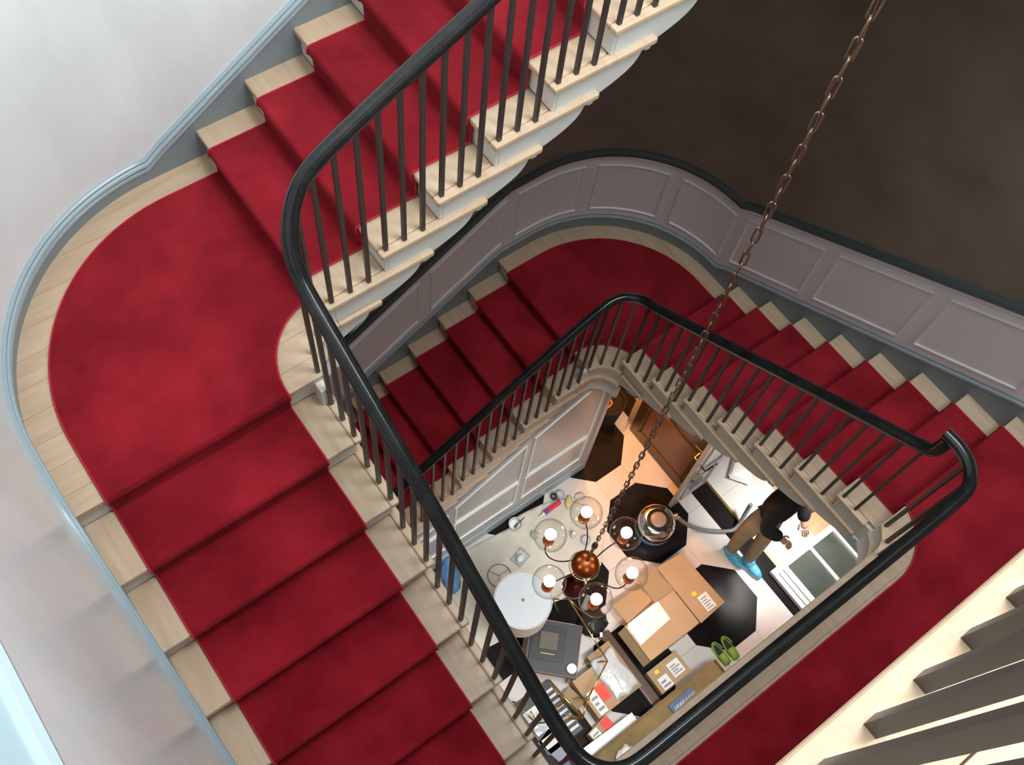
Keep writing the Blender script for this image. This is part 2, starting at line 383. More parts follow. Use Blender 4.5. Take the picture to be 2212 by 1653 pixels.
# ---- balustrade
bx = .028; rb = RI + bx
def seg(a, b, n): return [tuple(a[i] + (b[i]-a[i])*k/n for i in range(3)) for k in range(n)]
def arcz(cx, cy, r, a0, a1, z0, z1, n): return [(x, y, z0 + (z1-z0)*k/n) for k, (x, y) in enumerate(arc(cx, cy, r, a0, a1, n))]
yb, ye = YI + bx, XI3 + bx
path = []
path += seg((2.20, yb, 3.37), (.90, yb, 2.585), 20) + seg((.90, yb, 2.585), (.48, yb, 2.375), 8) + seg((.48, yb, 2.375), (.157, yb, 2.20), 6)
path += arcz(.157, -.486, rb, 90, 180, 2.20, 1.885, 12)
path += seg((-bx, -.50, 1.875), (-bx, -1.2, 1.50), 14) + seg((-bx, -1.2, 1.50), (-bx, -1.65, 1.235), 10) + seg((-bx, -1.65, 1.235), (-bx, -2.1, .945), 10) + seg((-bx, -2.1, .945), (-bx, -2.279, .90), 4)
path += arcz(.157, -2.279, rb, 180, 270, .90, .90, 12)
path += seg((.17, YG-bx, .90), (cx3-.01, YG-bx, .90), 24)
path += arcz(cx3, -2.279, rb, 270, 360, .90, .90, 12)
def smooth3(P, it=3):
    P = [Vector(p) for p in P]
    for _ in range(it): P = [P[0]] + [(P[i-1] + P[i]*2 + P[i+1])/4 for i in range(1, len(P)-1)] + [P[-1]]
    return P
pathA = smooth3(path, 4) + [Vector((ye, -2.25, .90)), Vector((ye, -2.205, .898))]
pathB = [Vector((ye, -2.240, .885)), Vector((ye, -2.239, .84)), Vector((ye, -2.237, .79)), Vector((ye, -2.231, .755)), Vector((ye, -2.218, .728)), Vector((ye, -2.195, .706)), Vector((ye, -2.15, .672)), Vector((ye, -2.10, .642))]
pb = seg((ye, -2.05, .61), (ye, -.62, -.29), 30) + seg((ye, -.62, -.29), (ye, -.486, -.365), 4)
pb += arcz(cx3, -.486, rb, 0, 90, -.365, -.42, 12) + seg((cx3-.01, yb, -.42), (1.75, yb, -.545), 6) + seg((1.75, yb, -.545), (0.0, yb, -1.61), 30) + [(-.05, yb, -1.64)]
pathB += smooth3(pb, 4)
RAILP = [(-.031, .002), (-.031, .012), (-.027, .021), (-.018, .027), (-.015, .025), (-.012, .028), (0, .031), (.012, .028), (.015, .025), (.018, .027), (.027, .021), (.031, .012), (.031, .002),
         (.028, -.006), (.022, -.008), (.022, -.018), (.017, -.026), (-.017, -.026), (-.022, -.018), (-.022, -.008), (-.028, -.006)]
bal = thing('balustrade', 'black handrail on dark square bars winding round the stairwell', 'balustrade')
bm = BM(); sweep(bm, RAILP, pathA); build('handrail', bm, m_rail, bal, smooth=True)
bm = BM(); sweep(bm, RAILP, pathB); build('handrail', bm, m_rail, bal, smooth=True)
for pp in (pathA, pathB):
    bm = BM(); sweep(bm, [(-.013, -.026), (-.013, -.034), (.013, -.034), (.013, -.026)], pp); build('core_rail', bm, m_iron, bal)
ALLP = pathA + pathB
def railz(x, y, zb):
    best = None
    for A, B in zip(ALLP, ALLP[1:]):
        d = Vector((B.x-A.x, B.y-A.y)); l2 = d.length_squared
        t = 0 if l2 < 1e-9 else max(0, min(1, ((x-A.x)*d.x + (y-A.y)*d.y)/l2))
        z = A.z + (B.z-A.z)*t; dist = math.hypot(A.x+d.x*t-x, A.y+d.y*t-y)
        if z < zb + .5 or z > zb + 1.35: continue
        if best is None or dist < best[0] - 1e-4: best = (dist, z)
    return best[1] if best else zb + .9
BW = 0.0088
unit = {}
def baluster(x, y, z, ang=0.0, parent=None, top=None, w=BW):
    h = (top if top is not None else railz(x, y, z) - .034) - z
    k = (round(h, 3), w)
    if k not in unit:
        bm = BM(); box(bm, -w, w, -w, w, 0, h); me = bpy.data.meshes.new('baluster'); bmesh.ops.recalc_face_normals(bm, faces=bm.faces); bm.to_mesh(me); bm.free(); me.materials.append(m_iron); unit[k] = me
    o = bpy.data.objects.new('baluster', unit[k]); COL.objects.link(o); o.location = (x, y, z); o.rotation_euler = (0, 0, ang); o.parent = parent or bal
for k, fl in FL.items():
    for j in range(1, fl.n):
        for i in range(3):
            s = fl.s(j) + .033 + i*G/3
            p = fl.P(s, bx, fl.z(j))
            if k == 'lower_east' and j == 7 and i > 1: continue
            if k == 'upper_north' and j == 7 and i > 1: continue
            baluster(p.x, p.y, p.z)
for cx, cy, z, angs in ((.157, -.486, ZL1, (118, 146, 174)), (cx3, -.486, ZL3, (32, 60, 88)), (.157, -2.279, 0, (184, 212, 240, 267)), (cx3, -2.279, 0, (274, 302, 330))):
    for a in angs:
        a = math.radians(a); baluster(cx + rb*math.cos(a), cy + rb*math.sin(a), z, a)
baluster(-bx, -2.19, 0)
x = .24
while x < cx3 - .06: baluster(x, YG-bx-.010, 0); x += .0911

# ------------------------------------------------------------------ upper gallery (camera's floor)
ZU = 23*R_
ug = thing('upper_gallery', 'brightly lit oak edged gallery floor in the lower right corner', 'gallery')
bm = BM(); box(bm, XW, 2.6, YG-.12, YG, ZU-.034, ZU); build('nosing_board', bm, m_oak, ug, bevel=.008)
for i in range(9):
    bm = BM(); y0 = YG-.121-(i+1)*.13; box(bm, XW, 2.6, y0+.001, y0+.13, ZU-.034, ZU); build('plank', bm, m_oak, ug)
bm = BM(); box(bm, XW, 2.6, YG-1.30, YG-.045, ZU-.30, ZU-.0345); build('slab', bm, m_white, ug)
bm = BM(); box(bm, XW, 2.6, YG-.0205, YG-.014, ZU-.055, ZU-.0345); build('fascia_moulding', bm, m_skirt, ug)
ub = thing('balustrade', 'row of wide dark bars rising close to the camera in the lower right corner', 'balustrade')
bm = BM(); sweep(bm, RAILP, [(XW+.02, YG-bx, ZU+.93), (0, YG-bx, ZU+.93), (1.2, YG-bx, ZU+.93), (2.5, YG-bx, ZU+.93)]); build('handrail', bm, m_rail, ub, smooth=True)
x = -.257 - .0815*10
while x < 2.4: baluster(x + .011, YG-.034, ZU, 0, ub, ZU+.91, .0098); x += .0815
# upper corner landing and flight above the right-hand flight (just outside the picture, they shade the right wall)
us = bpy.data.objects.new('trim_9', None); COL.objects.link(us); struct(us)
bm = BM(); prism(bm, [(2.08, YI), (XI3, YI-.1), (XE, YI-.1), (XE, YW), (2.08, YW)], 16*R_-1.155+.84, 2.475); build('upper_landing_slab', bm, m_white, us)
bm = BM(); loft(bm, [(XI3, YI-.1, 2.475), (XI3, YI-.1, 2.2), (XI3, YG, ZU-.32), (XI3, YG, ZU)], [(XE, YI-.1, 2.475), (XE, YI-.1, 2.2), (XE, YG, ZU-.32), (XE, YG, ZU)]); build('upper_flight_soffit', bm, m_white, us)

# ------------------------------------------------------------------ walls
ZT = 6.9
def wall_strip(name, pts, z0, z1, m, th=.12, zmid=None):
    """vertical wall along a plan polyline; inner face on the polyline, thickness to its left"""
    P = [Vector((x, y, 0)) for x, y in pts]; bm = BM(); inn, outn = [], []
    for i, p in enumerate(P):
        t = (P[min(i+1, len(P)-1)] - P[max(i-1, 0)]).normalized(); n = Vector((-t.y, t.x, 0))
        inn.append(p); outn.append(p + n*th)
    rows = [[bm.verts.new((q.x, q.y, z)) for q in L] for z in (z0, z1) for L in (inn, outn)]
    a, b, c, d = rows; n = len(P)
    for i in range(n-1):
        bm.faces.new((a[i], a[i+1], c[i+1], c[i])); bm.faces.new((b[i], d[i], d[i+1], b[i+1]))
        bm.faces.new((a[i], b[i], b[i+1], a[i+1])); bm.faces.new((c[i], c[i+1], d[i+1], d[i]))
    bm.faces.new((a[0], c[0], d[0], b[0])); bm.faces.new((a[-1], b[-1], d[-1], c[-1]))
    return struct(build(name, bm, m, smooth=True))
left_pts = [(XW, -.196), (XW, -3.9)]
nw_pts = [(x, y) for x, y in arc(-.133, YW-RO, RO, 90, 180, 30)]
ne_pts = [(x, y) for x, y in arc(XE-RO, YW-RO, RO, 0, 90, 30)]
# plan order keeps the room on the right-hand side so thickness goes outwards
ZB = 1.00   # change between plaster darkened for shade and plain pale plaster, hidden behind the top flight
wall_strip('wall_left', [(XW, -3.9), (XW, YW-RO)], F, ZT, m_plaster)
wall_strip('wall_corner_left', nw_pts[::-1], F, ZT, m_plaster)
# back wall: pale above the top flight's pitch line, same plaster with shade painted in below it
def back_wall(name, poly, m):
    bm = BM(); loft(bm, [(x, YW, z) for x, z in poly], [(x, YW+.12, z) for x, z in poly]); return struct(build(name, bm, m))
def pitch(x): return ZL1 + R_ + .6036*(x - X1)
xc = XE - RO
back_wall('wall_back', [(-.133, ZL1-.02), (X1, ZL1-.02), (xc, pitch(xc)-.35), (xc, ZT), (-.133, ZT)], m_plaster)
back_wall('wall_back_lower', [(-.133, F), (xc, F), (xc, pitch(xc)-.35), (X1, ZL1-.02), (-.133, ZL1-.02)], m_shaded_plaster)
wall_strip('wall_corner_right', ne_pts[::-1], F, ZT, m_shaded_plaster)
wall_strip('wall_right', [(XE, YW-RO), (XE, -3.9)], -1.75, ZT, m_shaded_plaster)
wall_strip('wall_front', [(XE, -3.9), (XW, -3.9)], F, ZT, m_plaster)
bm = BM()
for b in ((XW-.2, XE+.2, -4.1, -2.8), (XW-.2, XE+.2, -1.0, 1.0), (XW-.2, .25, -2.8, -1.0), (2.05, XE+.2, -2.8, -1.0)): box(bm, *b, ZT, ZT+.1)
struct(build('ceiling', bm, m_ceil))
# ground-floor rooms beyond
bm = BM(); box(bm, 4.9, 5.0, -3.9, .9, F, -1.6); struct(build('wall_far_room', bm, m_cream))
bm = BM(); box(bm, XE, 5.0, .8, .9, F, -1.6); box(bm, XE, 5.0, -4.0, -3.9, F, -1.6); struct(build('wall_far_room_sides', bm, m_cream))
bm = BM(); box(bm, XE+.12, 5.0, -3.9, .9, -1.6, -1.5); struct(build('ceiling_far_room', bm, m_ceil))

# ---- skirtings, mouldings, dado along the stair walls
def railpath(kind):
    """(plan point, pitch height) samples along the outer wall of the upper and lower runs"""
    out = []
    if kind == 'upper':
        for i in range(30):
            y = -3.6 + i*(YW-RO+3.6)/30
            z = max(0.0, 0.0 + R_ + .6036*(y - (Y2-6*G))) if y < Y2 else ZL1
            out.append(((XW, y), min(z, ZL1)))
        for x, y in nw_pts[::-1]: out.append(((x, y), ZL1))
        for i in range(1, 31):
            x = -.133 + i*(xc+.133)/30; out.append(((x, YW), max(ZL1, pitch(x))))
    else:
        for i in range(31):
            x = -.4 + i*(xc+.4)/30; z = min(ZL3, ZL3 + .6036*(x-X4)); out.append(((x, YW), z))
        for x, y in ne_pts[::-1][1:]: out.append(((x, y), ZL3))
        for i in range(1, 33):
            y = (YW-RO) - i*2.9/32; z = max(ZL3, ZL3 + R_ - .6036*(y - Y3)); out.append(((XE, y), min(z, 0.0)))
    return out
def wall_band(name, samples, lo, hi, depth, m, parent=None, lo_is_floor=False, prof=None, smooth=True):
    bm = BM(); P = [Vector((x, y, 0)) for (x, y), z in samples]; rings = []
    for i, p in enumerate(P):
        t = (P[min(i+1, len(P)-1)] - P[max(i-1, 0)]).normalized(); n = Vector((t.y, -t.x, 0))
        z = samples[i][1]
        pr = prof or [(0, lo), (depth, lo), (depth, hi), (0, hi)]
        rings.append([bm.verts.new((p.x + n.x*(d-.002), p.y + n.y*(d-.002), z + h)) for d, h in pr])
    k = len(rings[0])
    for A, B in zip(rings, rings[1:]):
        for j in range(k): bm.faces.new((A[j], A[(j+1) % k], B[(j+1) % k], B[j]))
    bm.faces.new(rings[0][::-1]); bm.faces.new(rings[-1])
    o = build(name, bm, m, parent, smooth=smooth)
    if parent is None: struct(o)
    return o
up, lw = railpath('upper'), railpath('lower')
wall_band('baseboard_upper', up, -.28, .062, .012, m_skirt)
wall_band('trim_1', up, 0, 0, 0, m_mould, prof=[(0, .058), (.014, .058), (.020, .066), (.020, .078), (.014, .084), (.016, .094), (.026, .100), (.030, .110), (.026, .118), (.018, .122), (.018, .134), (.010, .140), (0, .140)])
wall_band('baseboard_lower', lw, -.30, .100, .014, m_skirt)
wall_band('trim_2', lw, 0, 0, 0, m_mould, prof=[(0, .098), (.016, .098), (.022, .110), (.022, .124), (.012, .134), (.010, .150), (0, .150)])
wall_band('trim_3', lw, .150, .80, .008, m_dado)
wall_band('trim_4', lw, 0, 0, 0, m_dado, prof=[(0, .80), (.014, .80), (.018, .812), (.014, .822), (.024, .832), (.028, .846), (0, .846)])
wall_band('trim_5', lw, 0, 0, 0, m_capdark, prof=[(0, .846), (.034, .846), (.042, .86), (.040, .885), (.030, .90), (0, .90)])
# picture rail on the left wall near the camera
bm = BM(); sweep(bm, [(-.002, 0), (.026, .0), (.034, .012), (.034, .022), (.022, .036), (-.002, .04)], [(XW, -3.8, 3.165), (XW, -.25, 3.165)], fixed=1)
bm.transform(Matrix.Identity(4)); struct(build('trim_6', bm, mat('rail_paint', (0.42, 0.50, 0.53), 0.35), smooth=True))
bm = BM(); box(bm, XW+.0005, XW+.004, -3.8, -.25, 3.205, 3.62); struct(build('trim_7', bm, m_frieze))

# panel mouldings of the lower dado, one frame per panel
def samp(u):
    """arc-length parameter along the lower wall -> plan point, normal, pitch"""
    return lwS(u)
cum = [0.0]
for A, B in zip(lw, lw[1:]): cum.append(cum[-1] + math.hypot(B[0][0]-A[0][0], B[0][1]-A[0][1]))
def lwS(u):
    i = 0
    while i < len(cum)-2 and cum[i+1] < u: i += 1
    f = (u-cum[i])/(cum[i+1]-cum[i]); (x0, y0), z0 = lw[i]; (x1, y1), z1 = lw[i+1]
    t = Vector((x1-x0, y1-y0)).normalized()
    return Vector((x0+(x1-x0)*f, y0+(y1-y0)*f)), Vector((t.y, -t.x)), z0+(z1-z0)*f
def u_of_x(x): return x + .4
arc0 = xc + .4; arcL = math.pi/2*RO
stiles = [u_of_x(v) for v in (-.15, .62, 1.37, 2.10)] + [arc0 + .42, arc0 + 1.04, arc0 + arcL + .03, arc0 + arcL + .71, arc0 + arcL + 1.40, arc0 + arcL + 2.10]
for a, b in zip(stiles, stiles[1:]):
    a += .045; b -= .045
    n = max(6, int((b-a)/.05)); ring = []
    us_ = [a + (b-a)*i/n for i in range(n+1)]
    loop = [(u, .215) for u in us_] + [(us_[-1], .215 + (.735-.215)*k/4) for k in (1, 2, 3)] + [(u, .735) for u in us_[::-1]] + [(us_[0], .735 - (.735-.215)*k/4) for k in (1, 2, 3)]
    bm = BM(); rings = []
    for k, (u, h) in enumerate(loop):
        p, nn, z = lwS(u)
        ins = []
        for d, off in ((.006, 0), (.018, .004), (.018, .014), (.006, .02)):
            uu = u + (off if u < (a+b)/2 - (b-a)*.499 else (-off if u > (a+b)/2 + (b-a)*.499 else 0)); hh = h + (off if h <= .2151 else (-off if h >= .7349 else 0))
            p2, n2, z2 = lwS(uu); ins.append(bm.verts.new((p2.x + n2.x*d, p2.y + n2.y*d, z2 + hh)))
        rings.append(ins)
    m_ = len(rings)
    for k in range(m_):
        A, B = rings[k], rings[(k+1) % m_]
        for j in range(3): bm.faces.new((A[j], B[j], B[j+1], A[j+1]))
    o = build('panel_moulding', bm, m_dado, bpy.data.objects['trim_3'], smooth=True)

# ---- ground-floor wall below the lowest flight
bm = BM()
def soff(x): return min(ZL3-.22, ZL3 + .6036*(x-X4) - .37)
poly = [(XW, F), (2.39, F), (2.39, ZL3-.21), (X4, ZL3-.21)] + [(x, soff(x)-.06) for x in (1.8, 1.2, .6, 0, -.5, XW)]
YP = YI + .02
loft(bm, [(x, YP, z) for x, z in poly], [(x, YP+.10, z) for x, z in poly]); pw = struct(build('wall_under_stair', bm, m_greydoor))
def bar(bm, p, q, w, d):
    p, q = Vector(p), Vector(q); t = (q-p).normalized(); n = Vector((0, -1, 0)); s_ = t.cross(n).normalized()
    A = [p - s_*w/2, p + s_*w/2, p + s_*w/2 + n*d, p - s_*w/2 + n*d]; B = [v + (q-p) for v in A]; loft(bm, A, B)
def frame(pts):
    bm = BM()
    for i in range(len(pts)):
        a, b = pts[i], pts[(i+1) % len(pts)]; bar(bm, (a[0], YP, a[1]), (b[0], YP, b[1]), .014, .012)
    return build('panel_moulding', bm, m_bright, pw)
for x0, x1 in ((.18, .84), (.92, 1.57), (1.65, 2.32)):
    frame([(x0, -2.87), (x1, -2.87), (x1, min(soff(x1)-.14, -1.72)), (x0, min(soff(x0)-.14, -1.72))]); frame([(x0, -3.42), (x1, -3.42), (x1, -2.92), (x0, -2.92)])
bm = BM(); box(bm, XW, 2.39, YP-.018, YP, F, F+.17); struct(build('baseboard_hall', bm, m_mould, bevel=.004))
bm = BM(); box(bm, 2.39, 2.44, YP-.02, YP+.12, F, ZL3-.22); struct(build('trim_8', bm, m_greydoor, bevel=.006))

# ------------------------------------------------------------------ floor: octagon pattern
bm = BM(); box(bm, -1.3, 5.0, -4.0, .95, F-.06, F-.014); floor = struct(build('floor', bm, m_grout))
PX, PY, OX, OY = .965, .965, 2.597, -1.095
h, e = .372, .154
def tile(name, pts, m):
    bm = BM(); c = Vector((sum(p[0] for p in pts)/len(pts), sum(p[1] for p in pts)/len(pts)))
    q = [tuple(Vector(p) + (c-Vector(p)).normalized()*.0012) for p in pts]
    prism(bm, q, F-.014, F); build(name, bm, m, floor)
oct_ = [(h, -e), (h, e), (e, h), (-e, h), (-h, e), (-h, -e), (-e, -h), (e, -h)]
for i in range(-4, 1):
    for j in range(-2, 2):
        cx, cy = OX + i*PX, OY + j*PY
        if cy > .9: continue
        tile('octagon_tile', [(cx+a, cy+b) for a, b in oct_], m_blackt)
        if i < 0: tile('white_tile', [(cx+h, cy-e), (cx+PX-h, cy-e), (cx+PX-h, cy+e), (cx+h, cy+e)], m_whitet)
        tile('white_tile', [(cx-e, cy+h), (cx+e, cy+h), (cx+e, cy+PY-h), (cx-e, cy+PY-h)], m_whitet)
        if i < 0: tile('white_tile', [(cx+e, cy+h), (cx+h, cy+e), (cx+PX-h, cy+e), (cx+PX-e, cy+h), (cx+PX-e, cy+PY-h), (cx+PX-h, cy+PY-e), (cx+h, cy+PY-e), (cx+e, cy+PY-h)], m_whitet)
        else: tile('white_tile', [(cx+e, cy+h), (cx+h, cy+e), (3.128, cy+e), (3.128, cy+PY-e), (cx+h, cy+PY-e), (cx+e, cy+PY-h)], m_whitet)
        if i == 0: tile('white_tile', [(cx+h, cy-e), (3.128, cy-e), (3.128, cy+e), (cx+h, cy+e)], m_whitet)
for k in range(3): tile('black_border_tile', [(3.13, -2.9+k*1.0), (3.31, -2.9+k*1.0), (3.31, -1.9+k*1.0), (3.13, -1.9+k*1.0)], m_blackt)
tile('black_border_tile', [(3.13, .1), (3.31, .1), (3.31, .8), (3.13, .8)], m_blackt)
bm = BM(); box(bm, 3.312, 3.335, -3.0, .3, F-.013, F+.003); build('threshold_strip', bm, m_brass, floor)
for k in range(6):
    tile('pale_slab', [(3.336, -3.1+k*.6), (3.82, -3.1+k*.6), (3.82, -2.5+k*.6), (3.336, -2.5+k*.6)], m_whitet)
bm = BM(); box(bm, 3.822, 4.9, -3.1, .6, F-.013, F); build('timber_floor', bm, m_parquet, floor)

# ------------------------------------------------------------------ doors and lobby
d = bpy.data.objects.new('door_1', None); COL.objects.link(d); d.location = (3.05, -.68, F); struct(d)
bm = BM(); box(bm, 0, .04, -.42, .42, .01, 1.95); build('door_panel', bm, m_browndoor, d, bevel=.004)
bm = BM()
for a in ((-.32, .32, .18, .20), (-.32, .32, .80, .82), (-.32, -.30, .18, .82), (.30, .32, .18, .82)): box(bm, -.014, 0, a[0], a[1], a[2], a[3])
build('panel_moulding', bm, m_walnut, d)
bm = BM(); box(bm, -.005, 0, -.29, .29, .21, .79); build('inset_panel', bm, mat('amber_door_paint', (0.11, 0.048, 0.018), 0.35), d)
bm = BM(); tube(bm, [(-.0, -.36, 1.02), (-.05, -.36, 1.02), (-.055, -.30, 1.02), (-.055, -.26, 1.02)], .009, 8); lathe(bm, [(.022, 0), (.022, .006)], 14, Matrix.Translation((0, -.36, 1.02)) @ Matrix.Rotation(-math.pi/2, 4, 'Y')); build('door_handle', bm, m_brass, d, smooth=True)
d2 = bpy.data.objects.new('door_2', None); COL.objects.link(d2); d2.location = (2.86, -1.11, F); struct(d2)
bm = BM(); box(bm, 0, .44, 0, .04, .01, 1.98); build('door_panel', bm, m_greydoor, d2, bevel=.003)
bm = BM()
for z0, z1 in ((.15, .62), (.80, 1.85)):
    for a in ((.07, .37, z0, z0+.015), (.07, .37, z1-.015, z1), (.07, .085, z0, z1), (.355, .37, z0, z1)): box(bm, a[0], a[1], -.012, 0, a[2], a[3])
build('panel_moulding', bm, m_greydoor, d2)
bm = BM(); tube(bm, [(.06, 0, .98), (.06, -.05, .98), (.10, -.055, .98), (.15, -.055, .98)], .008, 8); build('door_handle', bm, m_black, d2, smooth=True)
bm = BM(); tube(bm, [(.06, .04, 1.0), (.06, .09, 1.0), (.12, .095, 1.0), (.15, .095, 1.0)], .009, 8); build('door_handle', bm, m_brass, d2, smooth=True)
bm = BM(); box(bm, 3.10, 3.20, -.27, -.17, F, F+2.0); struct(build('door_3', bm, m_cream, bevel=.006))
bm = BM(); box(bm, 3.12, 3.32, -1.07, -.28, F, F+2.0); struct(build('wall_lobby', bm, m_browndoor))
p = thing('planter', 'black round planter with an orange ring standing in the warm lit lobby', 'planter', (2.93, -.02, F))
bm = BM(); lathe(bm, [(.10, 0), (.12, .02), (.15, .35), (.155, .38), (.135, .38), (.13, .33), (.0, .33)], 28); build('pot', bm, m_jacket, p, smooth=True)
bm = BM(); tube(bm, [(-.04+.055*math.cos(a), -.0+.035*math.sin(a), .35) for a in [i*math.pi/8 for i in range(16)]], .008, 8, True); build('ring', bm, m_orange, p, smooth=True)
t = bpy.data.objects.new('glazed_door', None); COL.objects.link(t); t.location = (3.21, -2.60, F+.002); tag(t, 'grey framed glazed door with dark panes lying flat beside the threshold', 'door')
bm = BM()
for a in ((0, .95, .43, .49), (0, .95, 0, .06), (0, .045, .06, .43), (.055, .10, .06, .43), (.11, .165, .06, .43), (.45, .485, .06, .43), (.76, .79, .06, .43), (.90, .95, .06, .43)): box(bm, a[0], a[1], a[2], a[3], 0, .06)
build('frame', bm, m_dado, t, bevel=.004)
for a in ((.165, .45), (.485, .76), (.79, .90)):
    bm = BM(); box(bm, a[0]+.001, a[1]-.001, .061, .429, .010, .018); build('pane', bm, m_glass_d, t)
c = thing('cushion', 'white square cushion on the floor behind the open grey door', 'cushion', (3.66, -1.22, F))
bm = BM()
N_ = 10
grid = {}
for sgn in (1, -1):
    for i in range(N_+1):
        for j in range(N_+1):
            x_, y_ = -1+2*i/N_, -1+2*j/N_; hgt = .05*math.sqrt(max(0, (1-x_**4)*(1-y_**4)))
            if sgn == -1 and (i in (0, N_) or j in (0, N_)): grid[(sgn, i, j)] = grid[(1, i, j)]; continue
            grid[(sgn, i, j)] = bm.verts.new((x_*.12, y_*.11, .051 + sgn*hgt))
    for i in range(N_):
        for j in range(N_): bm.faces.new([grid[(sgn, i+a, j+b)] for a, b in ((0, 0), (1, 0), (1, 1), (0, 1))])
build('cover', bm, m_paper, c, smooth=True); c.rotation_euler = (0, 0, .6)
bm = BM(); box(bm, -.25, .25, -.35, .35, 0, .01); o = build('rug', bm, m_red, bevel=.003); o.location = (3.95, -.72, F+.001); tag(o, 'small rust red rug beyond the open grey door', 'rug')

# ------------------------------------------------------------------ chandelier
CX, CY = 1.01, -1.475
ZBALL = -.93
ch = thing('chandelier', 'copper ball chandelier with six clear glass globes hanging in the stairwell', 'chandelier', (CX, CY, ZBALL))
bm = BM(); uvs(bm, (0, 0, 0), .086, 40, 24); build('copper_ball', bm, m_copper, ch, smooth='all')
bm = BM(); tube(bm, [(.094*math.cos(i*math.pi/16), .094*math.sin(i*math.pi/16), -.025) for i in range(32)], .003, 6, True); build('ring', bm, m_brass, ch, smooth='all')
bm = BM(); lathe(bm, [(.0, -.62), (.05, -.61), (.075, -.56), (.078, -.50), (.06, -.45), (.022, -.42), (.012, -.38), (.012, -.08)], 28); build('lower_body', bm, m_copper_d, ch, smooth=True)
bm = BM(); lathe(bm, [(.010, .08), (.010, .36), (.018, .365), (.018, .39), (.008, .40), (.014, .42), (.0, .44)], 14); build('stem', bm, m_chain, ch, smooth=True)
hub_z = .18
for k, (dx, dy) in enumerate(((-.115, .235), (.150, .222), (.268, -.018), (.140, -.228), (-.132, -.228), (-.292, .014))):
    a = math.atan2(dy, dx); r = math.hypot(dx, dy); u = Vector((math.cos(a), math.sin(a), 0)); v = Vector((-u.y, u.x, 0))
    bend = (.05, -.06, .04, -.05, .06, -.04)[k]
    P0 = u*.08 + Vector((0, 0, -.04)); P3 = u*r + Vector((0, 0, hub_z-.125))
    pts = bezier(P0, u*.17 + v*bend + Vector((0, 0, -.16)), u*(r+.02) + v*bend + Vector((0, 0, -.10)), P3, 14)
    bm = BM(); tube(bm, pts, .0042, 8); arm = build('arm', bm, m_black, ch, smooth='all')
    g = Vector((u.x*r, u.y*r, hub_z))
    bm = BM(); pr = []
    for i in range(0, 21):
        th = math.radians(18 + (180-18)*i/20); pr.append((.101*math.sin(th), -.101*math.cos(th)))
    lathe(bm, pr[:-1] + [(.0001, .101)], 32, Matrix.Translation(g), cap=False)
    gl = build('glass_globe', bm, m_glass, ch, smooth='all')
    bm = BM(); lathe(bm, [(.0, -.118), (.034, -.116), (.036, -.10), (.024, -.095), (.019, -.06), (.017, -.045), (0, -.044)], 18, Matrix.Translation(g)); build('socket', bm, m_copper, ch, smooth=True)
    bm = BM(); lathe(bm, [(.010, -.044), (.014, -.03), (.032, .0), (.036, .022), (.026, .05), (.0, .062)], 18, Matrix.Translation(g)); build('bulb', bm, m_bulb, ch, smooth='all')
# chain links
lk = bpy.data.meshes.new('chain_link'); bm = BM()
lp = [(.0085, 0, .024)] ; lp = []
for i in range(7): a = math.pi*i/6; lp.append((.0095*math.cos(a), 0, .026 + .0095*math.sin(a)))
for i in range(7): a = math.pi + math.pi*i/6; lp.append((.0095*math.cos(a), 0, -.026 + .0095*math.sin(a)))
tube(bm, lp, .0034, 6, True); bmesh.ops.recalc_face_normals(bm, faces=bm.faces); bm.to_mesh(lk); bm.free(); lk.materials.append(m_chain)
for p_ in lk.polygons: p_.use_smooth = True
z = .46; i = 0
while z + ZBALL < 5.8:
    o = bpy.data.objects.new('chain_link', lk); COL.objects.link(o); o.parent = ch; o.location = (0, 0, z + .004); o.rotation_euler = (0, 0, math.radians(25) + (i % 2)*math.pi/2 + random.uniform(-.15, .15)); z += .0615; i += 1
bm = BM(); tube(bm, [(.006*math.cos(k*.8), .006*math.sin(k*.8), .42 + k*.045) for k in range(int(6.3/.045))], .0016, 5); build('power_cable', bm, mat('red_brown_cable', (.20, .05, .03), .5), ch)
bm = BM(); lathe(bm, [(.0, 6.75), (.07, 6.76), (.075, 6.80)], 20); box(bm, -.9, .9, -.03, .03, 6.80, 6.83); build('ceiling_hook_bar', bm, m_chain, ch)

# ------------------------------------------------------------------ things on the hall floor
def pip(x, y, poly):
    c = False
    for i in range(len(poly)):
        (x0, y0), (x1, y1) = poly[i-1], poly[i]
        if (y0 > y) != (y1 > y) and x < (x1-x0)*(y-y0)/(y1-y0) + x0: c = not c
    return c
cp = [(.30, -.36), (1.08, -.345), (1.50, -.40), (1.55, -.34), (1.88, -.385), (2.10, -.46), (2.24, -.66), (2.22, -.92), (1.98, -1.16), (1.68, -1.24), (1.30, -1.16), (.80, -1.18), (.30, -1.1)]
bm = BM(); vs = {}
def cz(x, y): return F + .004 + .010*abs(math.sin(9*x + 4*math.sin(5*y)))*abs(math.sin(7*y + 3*math.sin(6*x)))
nx, ny = 84, 44
for i in range(nx):
    for j in range(ny):
        x0, y0 = .28 + i*.024, -1.26 + j*.022
        if pip(x0+.012, y0+.011, cp):
            q = []
            for a, b in ((0, 0), (1, 0), (1, 1), (0, 1)):
                key = (i+a, j+b)
                if key not in vs: xx, yy = .28+(i+a)*.024, -1.26+(j+b)*.022; vs[key] = bm.verts.new((xx, yy, cz(xx, yy)))
                q.append(vs[key])
            bm.faces.new(q)
def snap(x, y):
    best = None
    for i in range(len(cp)):
        A, B = Vector(cp[i-1]), Vector(cp[i]); d = B-A; t_ = max(0, min(1, (Vector((x, y))-A).dot(d)/d.length_squared)); q = A + d*t_; l = (q-Vector((x, y))).length
        if best is None or l < best[0]: best = (l, q)
    return best
